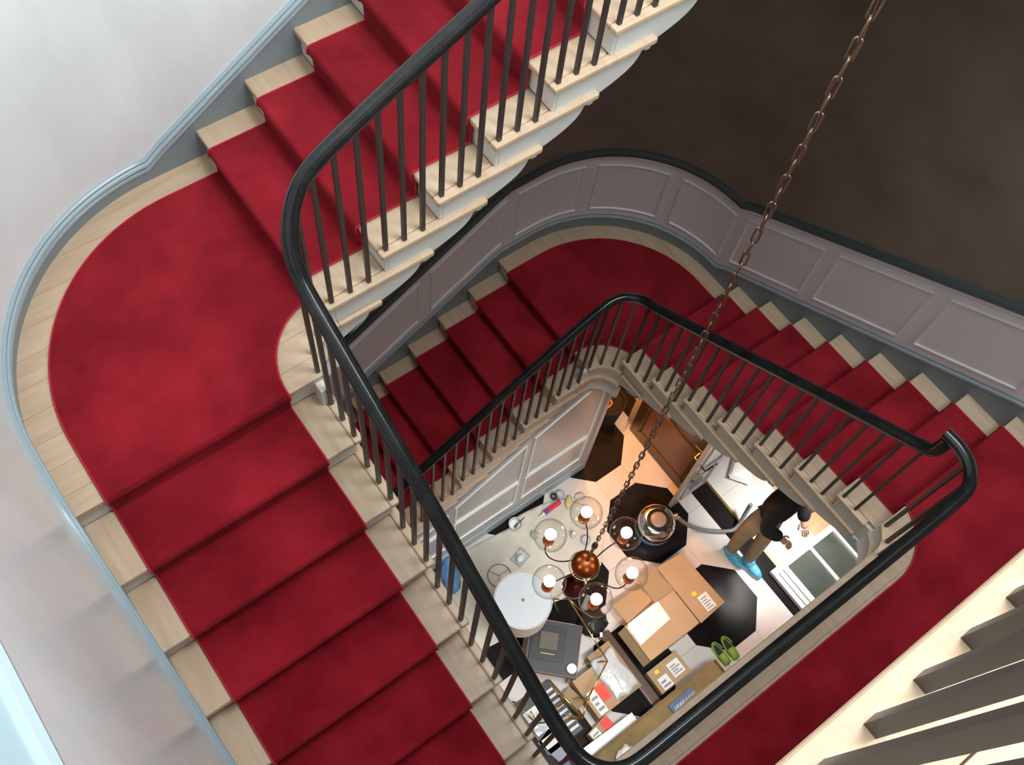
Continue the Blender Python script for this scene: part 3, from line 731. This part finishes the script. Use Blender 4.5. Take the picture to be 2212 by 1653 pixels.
for v_ in bm.verts:
    if v_.is_boundary:
        l, q = snap(v_.co.x, v_.co.y)
        if l < .035: v_.co.x, v_.co.y = q.x, q.y
o = build('dust_sheet', bm, m_cloth, smooth='all'); tag(o, 'crumpled cream dust sheet spread on the hall floor under the chandelier', 'dust sheet')
md = o.modifiers.new('thick', 'SOLIDIFY'); md.thickness = .002; md.offset = 1
CZ = F + .015
def simple(name, label, cat, loc, rz, parts, group=None):
    t = thing(name, label, cat, loc, rz, group)
    for nm, bm, m, kw in parts: build(nm, bm, m, t, **kw)
    return t
def mk(f, *a, **k): bm = BM(); f(bm, *a, **k); return bm
# floor lamp with drum shade
simple('floor_lamp', 'lamp with a big pale drum shade closed by a white disc', 'lamp', (1.01, -1.14, F), 0, [
    ('base', mk(lathe, [(0, 0), (.11, 0), (.11, .012), (.02, .025), (0, .025)], 28), m_brass, dict(smooth=True)),
    ('pole', mk(lathe, [(.009, .02), (.009, .88)], 12), m_brass, {}),
    ('shade', mk(lathe, [(.232, .60), (.236, .60), (.236, .895), (.228, .895), (.228, .605), (.232, .605)], 56, cap=False), m_shade, dict(smooth=True)),
    ('diffuser_disc', mk(lathe, [(0, .884), (.226, .884), (.226, .889), (0, .889)], 56, cap=False), m_opal, dict(smooth=True)),
    ('finial', mk(lathe, [(.013, .889), (.013, .897), (.006, .905), (0, .906)], 14), m_brass, dict(smooth=True))])
bm = BM(); tube(bm, [(.105*math.cos(k*math.pi/20), .105*math.sin(k*math.pi/20), .004) for k in range(40)], .003, 6, True)
for k in range(3): a = k*2*math.pi/3; tube(bm, [(0, 0, .004), (.10*math.cos(a), .10*math.sin(a), .004)], .0018, 5)
o = build('wire_ring', bm, m_black, smooth='all'); o.location = (1.16, -.71, CZ); tag(o, 'thin black wire hoop lying on the dust sheet beside the lamp shade', 'hoop')
simple('paint_kettle', 'white paint kettle with a brush resting in it on the dust sheet', 'bucket', (1.545, -.42, CZ), 0, [
    ('bucket', mk(lathe, [(0, 0), (.045, 0), (.060, .085), (.064, .088), (.058, .088), (.044, .01), (0, .01)], 26), m_plastic, dict(smooth=True)),
    ('paint', mk(lathe, [(0, .045), (.050, .045), (.050, .047), (0, .047)], 22), m_paper, {}),
    ('brush', mk(tube, [(-.02, -.02, .06), (.03, -.01, .085), (.10, .0, .10)], [.012, .007, .005], 8), m_black, dict(smooth=True))])
def jar(label, loc, r, hh, group=None):
    simple('glass_jar', label, 'jar', loc, 0, [
     ('jar_body', mk(lathe, [(0, 0), (r, 0), (r, hh*.75), (r*.75, hh*.9), (r*.75, hh), (r*.68, hh), (r*.68, hh*.88), (r*.92, hh*.73), (r*.92, .006), (0, .006)], 22), m_glass, dict(smooth=True)),
     ('liquid', mk(lathe, [(0, .007), (r*.9, .007), (r*.9, hh*.5), (0, hh*.5)], 18), m_plastic, {})], group)
jar('small glass jar on the dust sheet just right of the paint kettle', (1.64, -.60, CZ), .035, .08)
jar('squat glass jar on the dust sheet beside the tape roll', (2.07, -.42, CZ), .042, .06)
jar('clear plastic tub on the dust sheet below the upper middle globe', (2.0, -.90, CZ), .045, .05)
simple('clear_box', 'clear plastic box holding a crumpled white cloth on the dust sheet', 'box', (1.41, -.69, CZ), .25, [
    ('tub', mk(box, -.07, .07, -.055, .055, 0, .006), m_plastic, {}),
    ('tub_wall', (lambda bm: ([box(bm, *b) for b in ((-.07, .07, -.055, -.051, .006, .06), (-.07, .07, .051, .055, .006, .06), (-.07, -.066, -.051, .051, .006, .06), (.066, .07, -.051, .051, .006, .06))], bm)[1])(BM()), m_glass, {}),
    ('cloth', mk(uvs, (-.015, -.005, .045), .038, 14, 9, (1.1, .8, .85)), m_paper, dict(smooth='all'))])
bt = simple('small_bottle', 'little white capped bottle on the dust sheet between the arms', 'bottle', (1.93, -.80, CZ), 0, [
    ('bottle_body', mk(lathe, [(0, 0), (.024, 0), (.026, .05), (.012, .065), (.012, .075), (0, .075)], 16), m_plastic, dict(smooth=True)),
    ('cap', mk(lathe, [(0, .075), (.014, .075), (.014, .09), (0, .09)], 14), m_paper, {})])
simple('sealant_tube', 'red and purple sealant tube with a white tip on the dust sheet', 'tube', (1.93, -.475, CZ+.022), .03, [
    ('tube_body', mk(tube, [(-.04, 0, 0), (.10, 0, 0)], .022, 16), mat('red_print', (.75, .03, .08), .4), dict(smooth=True)),
    ('tube_band', mk(tube, [(-.09, 0, 0), (-.0401, 0, 0)], .022, 16), mat('purple_print', (.20, .06, .35), .4), dict(smooth=True)),
    ('nozzle', mk(tube, [(-.0905, 0, 0), (-.11, 0, 0), (-.15, 0, 0)], [.018, .009, .004], 12), m_paper, dict(smooth=True))])
simple('tape_roll', 'black roll of tape on the dust sheet above the sealant tube', 'tape', (2.015, -.395, CZ), 0, [
    ('roll', mk(lathe, [(.018, 0), (.032, 0), (.032, .03), (.018, .03), (.018, 0)], 26, cap=False), m_black, dict(smooth=True))])
def crumple(name, label, cat, loc, r, m, sc, seed, rz=0):
    rnd = random.Random(seed); bm = BM(); uvs(bm, (0, 0, 0), r, 22, 14)
    for v in bm.verts:
        f = 1 + rnd.uniform(-.16, .16); v.co = Vector((v.co.x*sc[0]*f, v.co.y*sc[1]*f, max(-r*sc[2]*.5, v.co.z*sc[2]*f)))
    lo = min(v.co.z for v in bm.verts)
    for v in bm.verts: v.co.z -= lo
    o = build(name, bm, m, smooth='all'); o.location = loc; o.rotation_euler = (0, 0, rz); return tag(o, label, cat)
crumple('packaging', 'crumpled pale yellow packaging on the dust sheet beside the sealant tube', 'packaging', (2.10, -.52, CZ), .05, mat('pale_yellow', (.62, .58, .28), .7), (1.3, .7, .4), 1, .8)
crumple('packaging', 'crumpled beige packaging at the far corner of the dust sheet', 'packaging', (2.22, -.53, F+.002), .05, m_cloth, (1.0, .8, .35), 2)
crumple('jacket', 'rumpled blue garment behind the left balusters at the hall wall', 'clothing', (.80, -.46, CZ), .11, m_denim, (.7, 1.5, .6), 3, -.4)
simple('spray_bottle', 'orange bottle standing beside the rumpled blue garment', 'bottle', (.90, -.62, CZ), 0, [('bottle_body', mk(lathe, [(0, 0), (.03, 0), (.03, .10), (.012, .13), (.012, .15), (0, .15)], 16), m_orange, dict(smooth=True))])

# vacuum cleaner
v = thing('vacuum_cleaner', 'round chrome vacuum cleaner with a grey hose on a black octagon', 'vacuum cleaner', (2.58, -1.17, F))
for nm, pr, m, n in (('blue_base', [(.0, .03), (.165, .03), (.175, .06), (.175, .10), (0, .10)], mat('steel_blue', (.10, .20, .30), .35), 36), ('body', [(0, .101), (.17, .101), (.178, .14), (.178, .20), (.165, .25), (.13, .285), (.105, .29)], m_chrome, 40),
                     ('top_recess', [(.105, .29), (.10, .27), (.0, .27)], m_black, 32), ('lid', [(0, .271), (.07, .275), (.072, .30), (.05, .31), (0, .312)], mat('brown_grey', (.28, .22, .18), .4), 28)):
    bm = BM(); lathe(bm, pr, n, cap=(nm not in ('top_recess', 'body'))); build(nm, bm, m, v, smooth=True)
bm = BM()
for k in range(4): a = k*math.pi/2 + .5; uvs(bm, (.12*math.cos(a), .12*math.sin(a), .022), .022, 10, 8)
build('castor', bm, m_black, v, smooth='all')
bm = BM(); lathe(bm, [(.03, 0), (.03, .05), (.022, .06)], 14, Matrix.Translation((.15, -.05, .21)) @ Matrix.Rotation(math.radians(80), 4, Vector((.3, 1, 0)))); build('hose_port', bm, m_chrome, v, smooth=True)
hp = bezier((.20, -.07, .20), (.30, -.22, -.02), (.45, -.36, .03), (.60, -.44, .03), 26) + bezier((.60, -.44, .03), (.68, -.47, .03), (.76, -.40, .10), (.80, -.38, .30), 10)[1:]
bm = BM(); tube(bm, hp, [.019 + .0015*(i % 2) for i in range(len(hp))], 12); build('hose', bm, mat('hose_grey', (.20, .19, .19), .45), v, smooth=True)

# square side table with tray, card and candle
TZ = F + .345
st = thing('side_table', 'low square slate topped side table with a reddish wooden rim', 'table', (1.10, -1.53, F), math.radians(45))
bm = BM(); box(bm, -.212, .212, -.212, .212, .305, .345); build('table_top', bm, m_slate, st)
bm = BM()
for b in ((-.22, .22, -.22, -.2125), (-.22, .22, .2125, .22), (-.22, -.2125, -.2125, .2125), (.2125, .22, -.2125, .2125)): box(bm, *b, .30, .352)
build('rim', bm, mat('rosewood', (.16, .07, .05), .4), st)
for sx in (-1, 1):
    for sy in (-1, 1): bm = BM(); box(bm, sx*.19-.015, sx*.19+.015, sy*.19-.015, sy*.19+.015, 0, .304); build('leg', bm, m_walnut, st)
def rot_local(cx, cy, x, y):   # world -> table frame
    dx, dy = x-cx, y-cy; c_, s_ = math.cos(-math.radians(45)), math.sin(-math.radians(45)); return dx*c_-dy*s_, dx*s_+dy*c_
o = simple('tray', 'dark square tray lying on the slate side table', 'tray', (1.085, -1.47, TZ), math.radians(45), [('plate', mk(box, -.148, .148, -.145, .145, .001, .012), mat('charcoal', (.022, .026, .028), .4), dict(bevel=.002))])
o = simple('leather_folder', 'grey brown folder lying on the dark tray', 'folder', (1.075, -1.435, TZ+.0125), math.radians(45), [
    ('cover', mk(box, -.075, .075, -.115, .045, 0, .014), mat('taupe_leather', (.10, .088, .070), .55), dict(bevel=.008)),
    ('gilt_line', mk(box, -.112, -.105, -.10, .02, -.0, .004), m_brass, {})])
simple('candle', 'round white candle on the corner of the slate table', 'candle', (1.115, -1.755, TZ), 0, [('candle_body', mk(lathe, [(0, 0), (.040, 0), (.042, .004), (.042, .03), (.036, .034), (0, .030)], 28), m_paper, dict(smooth=True)), ('wick', mk(tube, [(0, 0, .029), (.002, 0, .038)], .0012, 6), m_black, {})])
# brass table frame
bf = thing('table_frame', 'thin brass polygonal table frame standing round the slate table', 'table frame', (0, 0, 0))
top = [(1.34, -1.20), (1.455, -1.28), (1.40, -1.88), (1.08, -2.02), (.95, -2.115), (.62, -1.93), (.56, -1.68)]
zt = F + .36
for i in range(len(top)-1):
    bm = BM(); tube(bm, [(*top[i], zt), (*top[i+1], zt)], .007, 8); build('top_bar', bm, m_brass, bf, smooth='all')
for (x0, y0), (x1, y1) in zip(top, [(1.39, -1.33), (1.60, -1.55), (1.30, -1.76), (1.0, -1.90), (.90, -1.98), (.70, -1.80), (.66, -1.70)]):
    bm = BM(); tube(bm, [(x0, y0, zt), (x1, y1, F+.006)], .006, 8); build('leg', bm, m_brass, bf, smooth='all')
bm = BM(); tube(bm, [(.905, -1.715, zt), (.95, -2.115, zt)], .011, 8); build('cross_bar', bm, m_brass, bf, smooth='all')
bm = BM(); tube(bm, [(.70, -1.93, zt-.02), (.92, -1.93, zt-.02)], .008, 8); build('cross_bar', bm, m_brass, bf, smooth='all')
bm = BM(); uvs(bm, (1.08, -2.02, zt), .018, 14, 10); build('joint_ball', bm, m_brass, bf, smooth='all')
# striped mat of white bars
sm = thing('striped_board', 'black board with parallel white bars under the brass frame', 'board', (.80, -1.94, F), 0)
bm = BM(); box(bm, -.20, .17, -.24, .26, 0, .02); build('board', bm, m_slate, sm)
for k in range(8): bm = BM(); box(bm, .02, .155, -.20+k*.052, -.178+k*.052, .0205, .03); build('bar', bm, m_paper, sm)
for k in range(3): bm = BM(); box(bm, -.18, -.03, -.2+k*.13, -.11+k*.13, .0205, .026); build('sheet', bm, m_paper if k != 1 else m_plastic, sm)

# big open carton
def label_block(x0, x1, y0, y1, z, t, lines=4, vertical=False):
    bm = BM(); box(bm, x0, x1, y0, y1, z, z+.0012); lb = build('label', bm, m_paper, t)
    bm = BM()
    for k in range(lines):
        f0 = y0 + (y1-y0)*(.15+.7*k/lines); box(bm, x0 + (x1-x0)*.12, x0 + (x1-x0)*(.88 - .25*(k % 2)), f0, f0 + (y1-y0)*.35/lines, z+.0012, z+.0018)
    build('print', bm, m_print, lb)
bc = thing('carton', 'largest open cardboard carton with flaps spread over the octagon', 'box', (0, 0, F))
bm = BM(); box(bm, 1.72, 2.28, -2.09, -1.735, 0, .285); build('carton_body', bm, m_card, bc, bevel=.004)
def flap(name, pts, m, t, th=.006):
    bm = BM(); A = [Vector(p) for p in pts]; loft(bm, A, [a - Vector((0, 0, th)) for a in A]); return build(name, bm, m, t)
flap('flap', [(1.76, -1.73, .287), (2.06, -1.70, .287), (2.10, -1.535, .18), (1.78, -1.525, .18)], m_card, bc)
flap('flap', [(2.065, -1.735, .292), (2.28, -1.735, .292), (2.30, -1.49, .24), (2.09, -1.49, .24)], m_card_in, bc)
flap('flap', [(2.285, -2.10, .290), (2.60, -2.08, .24), (2.57, -1.52, .24), (2.285, -1.50, .290)], m_card, bc)
flap('flap', [(1.715, -1.74, .28), (1.715, -2.09, .28), (1.665, -2.09, .19), (1.665, -1.74, .19)], m_card_in, bc)
bm = BM(); box(bm, -.055, .055, -.075, .075, 0, .0015); lb = build('label', bm, m_paper, bc); lb.location = (2.46, -1.985, .268); lb.rotation_euler = (0, math.radians(9.5), 0)
bm = BM()
for k in range(5): box(bm, -.04, .035-.02*(k % 2), -.06+k*.024, -.05+k*.024, .0016, .0022)
build('print', bm, m_print, lb)
bm = BM(); box(bm, -.022, .022, -.02, .02, 0, .0015); lb = build('sticker', bm, m_yellow, bc); lb.location = (2.41, -1.87, .273); lb.rotation_euler = (0, math.radians(9.5), 0)
bm = BM(); prism(bm, [(2.10, -1.73), (2.09, -1.915), (1.735, -1.94), (1.735, -1.765), (1.76, -1.735)], .286, .2885); o = build('paper_sheet', bm, m_paper); o.location = (0, 0, F); tag(o, 'plain white sheet lying on top of the largest carton', 'paper')
# dark long box
simple('long_case', 'long dark brown glossy case lying beside the largest carton', 'case', (1.60, -2.02, F), 0, [('case_body', mk(box, -.055, .045, -.36, .36, 0, .10), m_walnut, dict(bevel=.012, seg=3)), ('end_cap', mk(box, -.05, .04, -.375, -.361, .005, .09), m_chrome, {}), ('highlight_plate', mk(box, -.015, -.005, .02, .07, .1005, .102), m_chrome, {})])
s2 = thing('carton', 'small taped carton with two white labels beside the long case', 'box', (1.84, -2.25, F), 0)
bm = BM(); box(bm, -.16, .17, -.11, .11, 0, .095); build('carton_body', bm, m_card, s2, bevel=.003)
label_block(.02, .14, -.07, .06, .0952, s2); label_block(-.12, -.02, -.10, .01, .0952, s2, 2)
bm = BM(); box(bm, -.10, -.06, .045, .08, .0952, .0964); build('sticker', bm, m_yellow, s2)
bm = BM(); box(bm, -.005, .005, -.11, .11, .0952, .0960); build('tape', bm, mat('clear_tape', (.5, .40, .28), .2), s2)
s3 = thing('carton', 'square carton with a red label and white labels near the brass frame', 'box', (1.29, -2.0, F), math.radians(0))
bm = BM(); box(bm, -.20, .03, -.20, .17, 0, .20); build('carton_body', bm, m_card, s3, bevel=.003)
bm = BM(); box(bm, .032, .27, -.20, .26, 0, .185); build('carton_side', bm, m_card_in, s3, bevel=.003)
label_block(-.17, -.09, -.19, .02, .2002, s3, 3)
bm = BM(); box(bm, -.085, .005, -.12, .02, .2002, .2014); build('red_label', bm, m_redlab, s3)
rnd = random.Random(5); bm = BM(); nn = 14; vv = {}
for i in range(nn+1):
    for j in range(nn+1):
        x_, y_ = i/nn, j/nn; vv[i, j] = bm.verts.new((x_*.24 + .01*math.sin(7*y_), y_*.38 + .012*math.sin(9*x_), .02*math.sqrt(max(0, math.sin(math.pi*x_)*math.sin(math.pi*y_))) + rnd.uniform(0, .006)))
for i in range(nn):
    for j in range(nn): bm.faces.new([vv[i+a, j+b] for a, b in ((0, 0), (1, 0), (1, 1), (0, 1))])
o = build('mailing_bag', bm, m_plastic, smooth='all'); o.location = (1.30, -2.18, F+.206); tag(o, 'crinkled grey plastic mailing bag on the square carton', 'bag'); m__ = o.modifiers.new('t', 'SOLIDIFY'); m__.thickness = .003
bm = BM(); box(bm, .05, .15, .12, .24, .012, .0135); 
s4 = thing('carton', 'narrow carton with one white label below the red labelled one', 'box', (1.06, -2.29, F), .15)
bm = BM(); box(bm, -.10, .12, -.07, .07, 0, .13); build('carton_body', bm, m_card, s4, bevel=.003); label_block(-.09, -.01, -.06, .06, .1302, s4, 3)
bm = BM(); box(bm, .03, .118, -.06, .06, .1302, .1312); build('red_label', bm, m_redlab, s4)
s5 = thing('carton', 'brown open carton flap wedged between slate table and square carton', 'box', (1.03, -1.93, F), .2)
bm = BM(); box(bm, -.06, .05, -.10, .08, 0, .12); build('carton_body', bm, m_card_in, s5, bevel=.003)
simple('board', 'pale grey board leaning flat against the mustard bench', 'board', (1.10, -2.365, F+.20), -.03, [('panel', mk(box, -.32, .24, -.055, .055, 0, .02), m_bright, dict(bevel=.003)), ('foot', mk(box, -.28, .20, -.04, .04, -.20, -.001), m_white, {})])
# black electrical gear with white tags
crumple('equipment_bag', 'black lumpy bag of cables right of the slate table', 'bag', (1.58, -1.53, F), .13, m_black, (1.0, .9, .8), 8)
for k, (x_, y_, lab_) in enumerate(((1.50, -1.60, 'white tag in the middle of the black bag of cables'), (1.54, -1.50, 'white tag on the black bag nearest the glass globe'), (1.56, -1.66, 'white tag on the black bag nearest the square carton'))):
    bm = BM(); box(bm, -.02, .02, -.012, .012, 0, .006); o = build('cable_tag', bm, m_paper); o.location = (x_, y_, F+.105); o.rotation_euler = (0, 0, .9); tag(o, lab_, 'tag', 'white cable tags')
simple('adaptor', 'ribbed grey power adaptor on the floor by the black bag', 'adaptor', (1.66, -1.38, F), .5, [('case_body', (lambda bm: ([box(bm, -.06+.02*k, -.045+.02*k, -.05, .05, .04, .052) for k in range(6)], box(bm, -.07, .07, -.055, .055, 0, .04), bm)[2])(BM()), mat('mid_grey_plastic', (.25, .26, .25), .5), {})])
# clogs
def clog(label, loc, rz):
    t = thing('clog', label, 'shoe', loc, rz, 'green clogs')
    n = 20; outl = []
    for k in range(n):
        a = 2*math.pi*k/n; w_ = .040*(1 + .18*math.sin(a)); outl.append((w_*math.cos(a), .115*math.sin(a)))
    bm = BM(); prism(bm, outl, 0, .022); build('sole', bm, m_green, t, bevel=.004)
    bm = BM(); rings = []
    for i in range(7):
        th = math.pi*i/6; rings.append([bm.verts.new((math.cos(th)*.042*(1-.12*abs(y_)/.11), y_, .02 + .05*math.sin(th)*f)) for y_, f in ((.0, 1.0), (.04, 1.0), (.08, .8), (.105, .35))])
    for A, B in zip(rings, rings[1:]):
        for k in range(3): bm.faces.new((A[k], A[k+1], B[k+1], B[k]))
    o = build('upper', bm, m_green, t, smooth='all'); md = o.modifiers.new('t', 'SOLIDIFY'); md.thickness = .006
    bm = BM(); prism(bm, [(x_*.72, y_*.82) for x_, y_ in outl], .0225, .026); build('insole', bm, m_black, t)
    bm = BM(); tube(bm, [(.040*math.cos(a), -.03 + .085*math.sin(a), .045 + .008*math.sin(a)) for a in [math.pi + math.pi*i/10 for i in range(11)]], .007, 8); build('heel_strap', bm, m_green, t, smooth='all')
clog('green clog closest to the end of the mustard bench', (2.345, -2.40, F), math.radians(180))
clog('green clog standing farther from the mustard bench, beside its pair', (2.445, -2.41, F), math.radians(176))
# mustard bench
bn = thing('bench', 'long mustard velvet bench partly hidden below the gallery edge', 'bench', (1.48, -2.72, F), 0)
bm = BM(); box(bm, -.66, .66, -.31, .33, .12, .395); build('cushion', bm, m_velvet, bn, bevel=.03, seg=3)
bm = BM(); box(bm, .662, .675, -.30, .32, .10, .38); build('end_trim', bm, m_brass, bn)
for sx in (-.6, .6):
    for sy in (-.25, .27): bm = BM(); box(bm, sx-.02, sx+.02, sy-.02, sy+.02, 0, .119); build('leg', bm, m_walnut, bn)
nb = thing('book', 'blue book with orange and white lettering on the mustard bench', 'book', (1.70, -2.52, F+.397), .03)
bm = BM(); box(bm, -.13, .12, -.06, .07, 0, .025); build('cover', bm, m_blue, nb, bevel=.002)
for k in range(7):
    bm = BM(); tube(bm, [(-.10+k*.032, .005, .026), (-.09+k*.032, .032, .026), (-.08+k*.032, .005, .026), (-.07+k*.032, .03, .026)], .004, 5); build('letter', bm, m_paper if k < 3 else mat('peach_print', (.85, .42, .28), .6), nb)
crumple('towel', 'white rolled towel on the left end of the mustard bench', 'towel', (1.02, -2.56, F+.397), .09, m_paper, (1.2, .8, .6), 11, .5)
simple('magazine', 'lilac covered magazine on the floor under the left balusters', 'magazine', (.71, -2.14, F), .25, [('cover', mk(box, -.09, .09, -.12, .12, 0, .02), m_lilac, {}), ('spine', mk(box, -.10, -.0905, -.12, .12, 0, .022), m_black, {})])
simple('magazine', 'second lilac magazine, darker, left of the brass frame corner', 'magazine', (.62, -2.36, F), -.1, [('cover', mk(box, -.09, .09, -.08, .09, 0, .015), m_blue, {})])

# ------------------------------------------------------------------ person
pr_ = thing('person', 'person in black jacket, beige trousers and blue shoe covers by the threshold', 'person', (3.055, -1.82, F), 0)
pr_.scale = (1, 1, 1.09)
def skinned(name, verts, edges, m, levels=2, root=0):
    me = bpy.data.meshes.new(name); me.from_pydata([v[0] for v in verts], edges, []); o = bpy.data.objects.new(name, me); COL.objects.link(o); o.parent = pr_
    sk = o.modifiers.new('skin', 'SKIN'); sk.use_smooth_shade = True
    for i, v in enumerate(verts):
        r = v[1]; me.skin_vertices[0].data[i].radius = r if isinstance(r, tuple) else (r, r)
        me.skin_vertices[0].data[i].use_root = (i == root)
    s = o.modifiers.new('sub', 'SUBSURF'); s.levels = levels; s.render_levels = levels
    me.materials.append(m); return o
hipz, shz = .90, 1.38
# trousers (pelvis + legs), feet at (0,.05) and (.06,-.12) walking slightly
skinned('trousers', [((.045, .055, 1.06), (.085, .075)), ((-.04, .07, .84), .096), ((-.045, .085, .47), .070), ((-.03, .07, .09), .056), ((.12, .025, .84), .096), ((.10, -.05, .47), .070), ((.04, -.09, .09), .056)],
        [(0, 1), (1, 2), (2, 3), (0, 4), (4, 5), (5, 6)], m_trouser)
skinned('jacket', [((.045, .06, .90), (.135, .115)), ((.05, .04, 1.15), (.165, .125)), ((.055, .015, 1.33), (.175, .115)), ((.055, .0, 1.45), (.065, .065)),
                   ((-.13, .01, 1.35), .078), ((-.165, -.04, 1.10), .066), ((-.06, -.16, 1.02), .054),
                   ((.24, .005, 1.35), .078), ((.28, -.045, 1.13), .066), ((.165, -.17, 1.045), .054)],
        [(0, 1), (1, 2), (2, 3), (2, 4), (4, 5), (5, 6), (2, 7), (7, 8), (8, 9)], m_jacket)
HX, HY = .055, -.035
hd = skinned('head', [((HX, HY+.03, 1.46), .052), ((HX, HY+.0, 1.55), (.062, .070)), ((HX, HY-.02, 1.62), (.074, .090)), ((HX, HY-.01, 1.69), (.066, .078))], [(0, 1), (1, 2), (2, 3)], m_skin)
bm = BM(); uvs(bm, (HX, HY-.105, 1.585), .016, 10, 8, (.8, 1.1, 1.4)); build('nose', bm, m_skin, pr_, smooth='all')
for sx in (-.078, .078): bm = BM(); uvs(bm, (HX+sx, HY, 1.60), .018, 10, 8, (.5, 1, 1.5)); build('ear', bm, m_skin, pr_, smooth='all')
for sx in (-.03, .03): bm = BM(); uvs(bm, (HX+sx, HY-.10, 1.615), .009, 10, 8); build('eye', bm, m_black, pr_, smooth='all')
bm = BM(); box(bm, HX-.024, HX+.024, HY-.103, HY-.093, 1.545, 1.551); build('mouth', bm, mat('lips', (.35, .12, .1), .5), pr_)
bm = BM(); uvs(bm, (HX, HY+.0, 1.665), .104, 22, 14, (.92, 1.08, .98))
bmesh.ops.bisect_plane(bm, geom=bm.verts[:]+bm.edges[:]+bm.faces[:], plane_co=(0, HY-.05, 1.64), plane_no=(0, .75, 1), clear_inner=True); build('hair', bm, m_hair, pr_, smooth='all')
def hand(root, d, side):
    d = Vector(d).normalized(); s_ = Vector((0, 0, 1)).cross(d).normalized()*side; root = Vector(root)
    V = [(root - d*.07, .030), (root, .027), (root + d*.045, (.036, .020)), (root + d*.085, (.036, .018))]; E = [(0, 1), (1, 2), (2, 3)]
    skinned('hand', [(tuple(v), r) for v, r in V], E, m_skin, 1)
    for k, (off, ln) in enumerate(((-.027, .062), (-.009, .072), (.009, .068), (.026, .052))):
        b = root + d*.080 + s_*off
        skinned('finger', [(tuple(b), .0095), (tuple(b + d*ln*.5 + Vector((0, 0, -.006))), .0088), (tuple(b + d*ln*.85 + Vector((0, 0, -.026))), .0078)], [(0, 1), (1, 2)], m_skin, 1)
    b = root + d*.03 - s_*.030
    skinned('thumb', [(tuple(b), .011), (tuple(b + d*.03 - s_*.022), .010), (tuple(b + d*.055 - s_*.026 + Vector((0, 0, -.01))), .0085)], [(0, 1), (1, 2)], m_skin, 1)
hand((.185, -.150, 1.05), (-.45, -.85, -.15), 1)
hand((-.075, -.145, 1.03), (.35, -.85, -.3), -1)
for fx, fy in ((-.03, .04), (.045, -.13)):
    bm = BM(); uvs(bm, (fx, fy-.03, .035), .05, 18, 12, (1.0, 2.6, .95))
    for v_ in bm.verts: v_.co.z = max(.001, v_.co.z + random.uniform(-.003, .003))
    uvs(bm, (fx, fy+.02, .075), .055, 16, 10, (1, 1, .7)); build('shoe_cover', bm, m_shoec, pr_, smooth='all')
bpy.context.view_layer.update()
